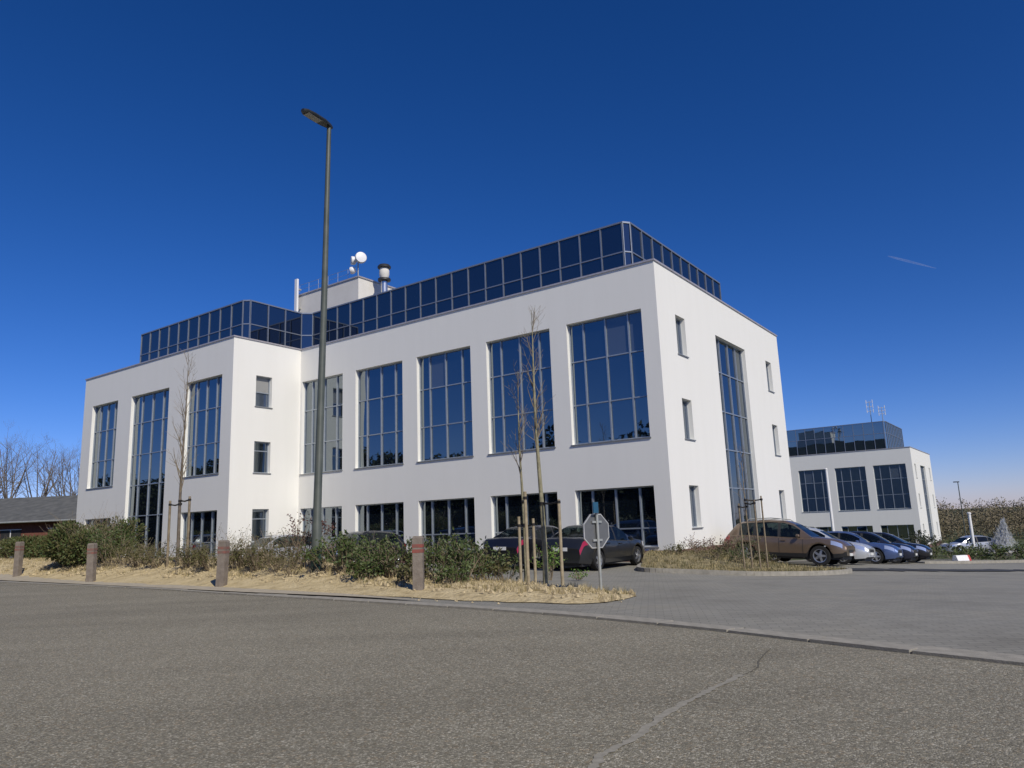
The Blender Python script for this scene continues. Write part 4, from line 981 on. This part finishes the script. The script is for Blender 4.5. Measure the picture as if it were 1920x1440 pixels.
# fountain
z_ = base_z(38.9, 60)
fo = empty('fountain', (38.9, 60, z_)); tag(fo, 'white water spray of a fountain in front of the brown wood', 'fountain')
MB().lathe([(2.4, -.2), (2.5, .15), (2.35, .22), (2.2, .1)], 28).build('basin', MAT['kerb'], fo, 40)
sp_ = MB(); 
for k in range(4200):
    f = random.random()**.8; a_ = rnd(0, 6.28); r_ = (.12+1.5*f*f)*math.sqrt(random.random())*(1 if random.random() < .6 else .45); h_ = 2.9*(1-f*f)*rnd(.75, 1.0); p = Vector((r_*math.cos(a_)-.5*f, r_*math.sin(a_), .1+h_*(1-.35*random.random())))
    leafquad(sp_, p, .22, Vector((rnd(-.3, .3), rnd(-.3, .3), -1)).normalized(), .55)
sp_.build('water_spray', MAT['spray'], fo)
# distant wood
wm = MB()
for k in range(150):
    x = rnd(52, 150); y = rnd(118, 150)+.2*(x-70); z0 = -4.2; h = rnd(5.0, 7.2)*(1+.15*noise.noise(Vector((x*.08, 0, 0)))); r_ = rnd(1.6, 3.0)
    wm.tube([(x, y, z0), (x+rnd(-.4, .4), y, z0+h*.7)], [.16, .05], 4, False)
    for q in range(480):
        d = rdir(); f = random.random()**.4; p = Vector((x, y, z0+h*.52))+Vector((d.x*r_*f, d.y*r_*f, d.z*h*.5*f)); leafquad(wm, p, .42, (d+rdir()*1.2).normalized(), .35)
o = kind(wm.build('distant_wood', MAT['wood_brown']), 'stuff'); tag(o, 'far brown-green mass of winter woodland along the horizon', 'woodland')
for x, y, h in ((57, 112, 9.5), (59.5, 114, 8.2)):
    e = empty('conifer', (x, y, base_z(x, y))); tag(e, 'dark pointed conifer right behind the far office block', 'tree', 'dark conifers beyond the far block')
    MB().tube([(0, 0, 0), (0, 0, h*.95)], [.2, .03], 6).build('trunk', MAT['twig_grey'], e); lf = MB()
    for q in range(1600):
        f = random.random(); a_ = rnd(0, 6.28); r_ = 1.5*(1-f)*math.sqrt(random.random())+.05; leafquad(lf, Vector((r_*math.cos(a_), r_*math.sin(a_), .6+f*(h-.7))), .5, Vector((math.cos(a_), math.sin(a_), -.2)).normalized(), .35)
    lf.build('crown', MAT['leaf_dark'], e)

# ------------------------------------------------------------------ left-hand background
lh = empty('low_building', (-42, 58, base_z(-42, 58)), R(-6)); tag(lh, 'long low building with grey pitched roof behind the hedge', 'building')
MB().box((-28, 0, -.2), (22, 10, 3.05)).build('wall', MAT['brick_red'], lh)
rf = MB(); 
rf.poly([(-28.5, -.7, 2.85), (22.5, -.7, 2.85), (22.5, 5, 5.0), (-28.5, 5, 5.0)]); rf.poly([(22.5, 10.7, 2.85), (-28.5, 10.7, 2.85), (-28.5, 5, 5.0), (22.5, 5, 5.0)])
rf.poly([(-28.5, -.7, 2.7), (-28.5, -.7, 2.85), (-28.5, 5, 5.0), (-28.5, 10.7, 2.85), (-28.5, 10.7, 2.7)]); rf.poly([(22.5, -.7, 2.85), (22.5, -.7, 2.7), (22.5, 10.7, 2.7), (22.5, 10.7, 2.85), (22.5, 5, 5.0)]); rf.poly([(-28.5, -.7, 2.7), (22.5, -.7, 2.7), (22.5, -.7, 2.85), (-28.5, -.7, 2.85)])
ro_ = rf.build('roof', MAT['slate'], lh); MB().tube([(-28.4, -.72, 2.78), (22.4, -.72, 2.78)], .07, 8).build('gutter', MAT['galv'], ro_)
for k in range(12):
    x = -26+k*4; wn = MB().box((x, -.04, .9), (x+1.7, .02, 2.2)).build('window', MAT['dark_steel'], lh)
    fr = MB().box((x-.06, -.07, .84), (x+1.76, -.03, .9)).box((x-.06, -.07, 2.2), (x+1.76, -.03, 2.26)).box((x+.82, -.065, .9), (x+.88, -.03, 2.2)); fr.build('frame', MAT['white_paint'], wn)
gbt = 'bare trees behind the low building'
for k, (px, D_, h) in enumerate(((-30, 74, 11.5), (10, 70, 12.0), (64, 72, 11.3), (122, 68, 10.0), (150, 72, 10.5))):
    p = at(px, 1000, D_); e = empty('bare_tree', (p.x, p.y, 0)); tag(e, 'leafless tree standing behind the grey roof of the low building', 'tree', gbt)
    tr_ = MB(); tr_.tube([(0, 0, -.2), (.05, 0, h*.25), (.1, .05, h*.42)], [.2, .16, .13], 7); tr_.build('trunk', MAT['twig_grey'], e)
    tw = MB()
    for q in range(9):
        z = h*rnd(.25, .42); a_ = rnd(0, 6.28); branch(tw, (0.07, .02, z), (math.cos(a_)*.5, math.sin(a_)*.5, 1), h*rnd(.4, .55), .075, 3 if q < 6 else 2, 4, .1, .5, (4, 5), .12, None, 5, .25)
    tw.build('crown', MAT['twig_grey'], e)

# ------------------------------------------------------------------ trees and hedge across the street, mirrored in the windows
def crownmesh(h, r_, n_, m):
    lf = MB()
    lobes = [(Vector((rnd(-.5, .5)*r_, rnd(-.5, .5)*r_, h*rnd(.28, .85))), r_*rnd(.4, .65)) for _ in range(12)]
    for q in range(n_):
        c_, lr = random.choice(lobes); d = rdir(); leafquad(lf, c_+d*lr*random.random()**.4, .42, None, .6)
    return lf.mesh('crown', MAT[m])
CM = [crownmesh(9.5, 3.2, 5200, 'leaf_dark'), crownmesh(8.2, 2.8, 4200, 'leaf_dark'), crownmesh(10.5, 2.6, 4600, 'leaf_dark')]
TM = MB().tube([(0, 0, -.2), (.1, 0, 2.5), (0, .1, 7)], [.24, .18, .06], 8).mesh('trunk', MAT['twig_grey'])
gx2 = 'dark trees across the street'
for k in range(46):
    s = -16+(k//2)*4.4+rnd(-.8, .8); p = np.array([-9.99, 19.59])+s*np.array([-.8, .6])-np.array([.6, .8])*((17.5 if k % 2 else 22.5)+rnd(-1.5, 1.5))
    e = empty('street_tree', (float(p[0]), float(p[1]), -.1), rnd(0, 6.28)); s_ = rnd(.85, 1.2); e.scale = (s_*1.1, s_*1.1, s_); tag(e, 'dark evergreen tree across the street, mirrored in the office windows', 'tree', gx2)
    link(bpy.data.objects.new('trunk', TM), e); link(bpy.data.objects.new('crown', CM[k % 3]), e)
hm = MB()
for k in range(26000):
    s = rnd(-26, 100); w = rnd(-.9, .9); z = rnd(0, 3.6); p = np.array([-9.99, 19.59])+s*np.array([-.8, .6])-np.array([.6, .8])*(14.6+w)
    leafquad(hm, Vector((float(p[0]), float(p[1]), z-.1)), .34, None, .75)
o = hm.build('clipped_hedge', MAT['leaf_dark']); tag(o, 'long dark clipped hedge running along the far side of the street', 'hedge')

# ------------------------------------------------------------------ contrail
ct = MB(); A_, B_ = Vector((2718, 5000, 1786)), Vector((3046, 5000, 1681))
ct.tube([A_.lerp(B_, f) for f in (0, .15, .4, .7, 1)], [3, 7, 9, 6, 2], 10)
o = ct.build('contrail', MAT['vapour']); tag(o, 'short faint white vapour trail high in the blue sky', 'contrail')
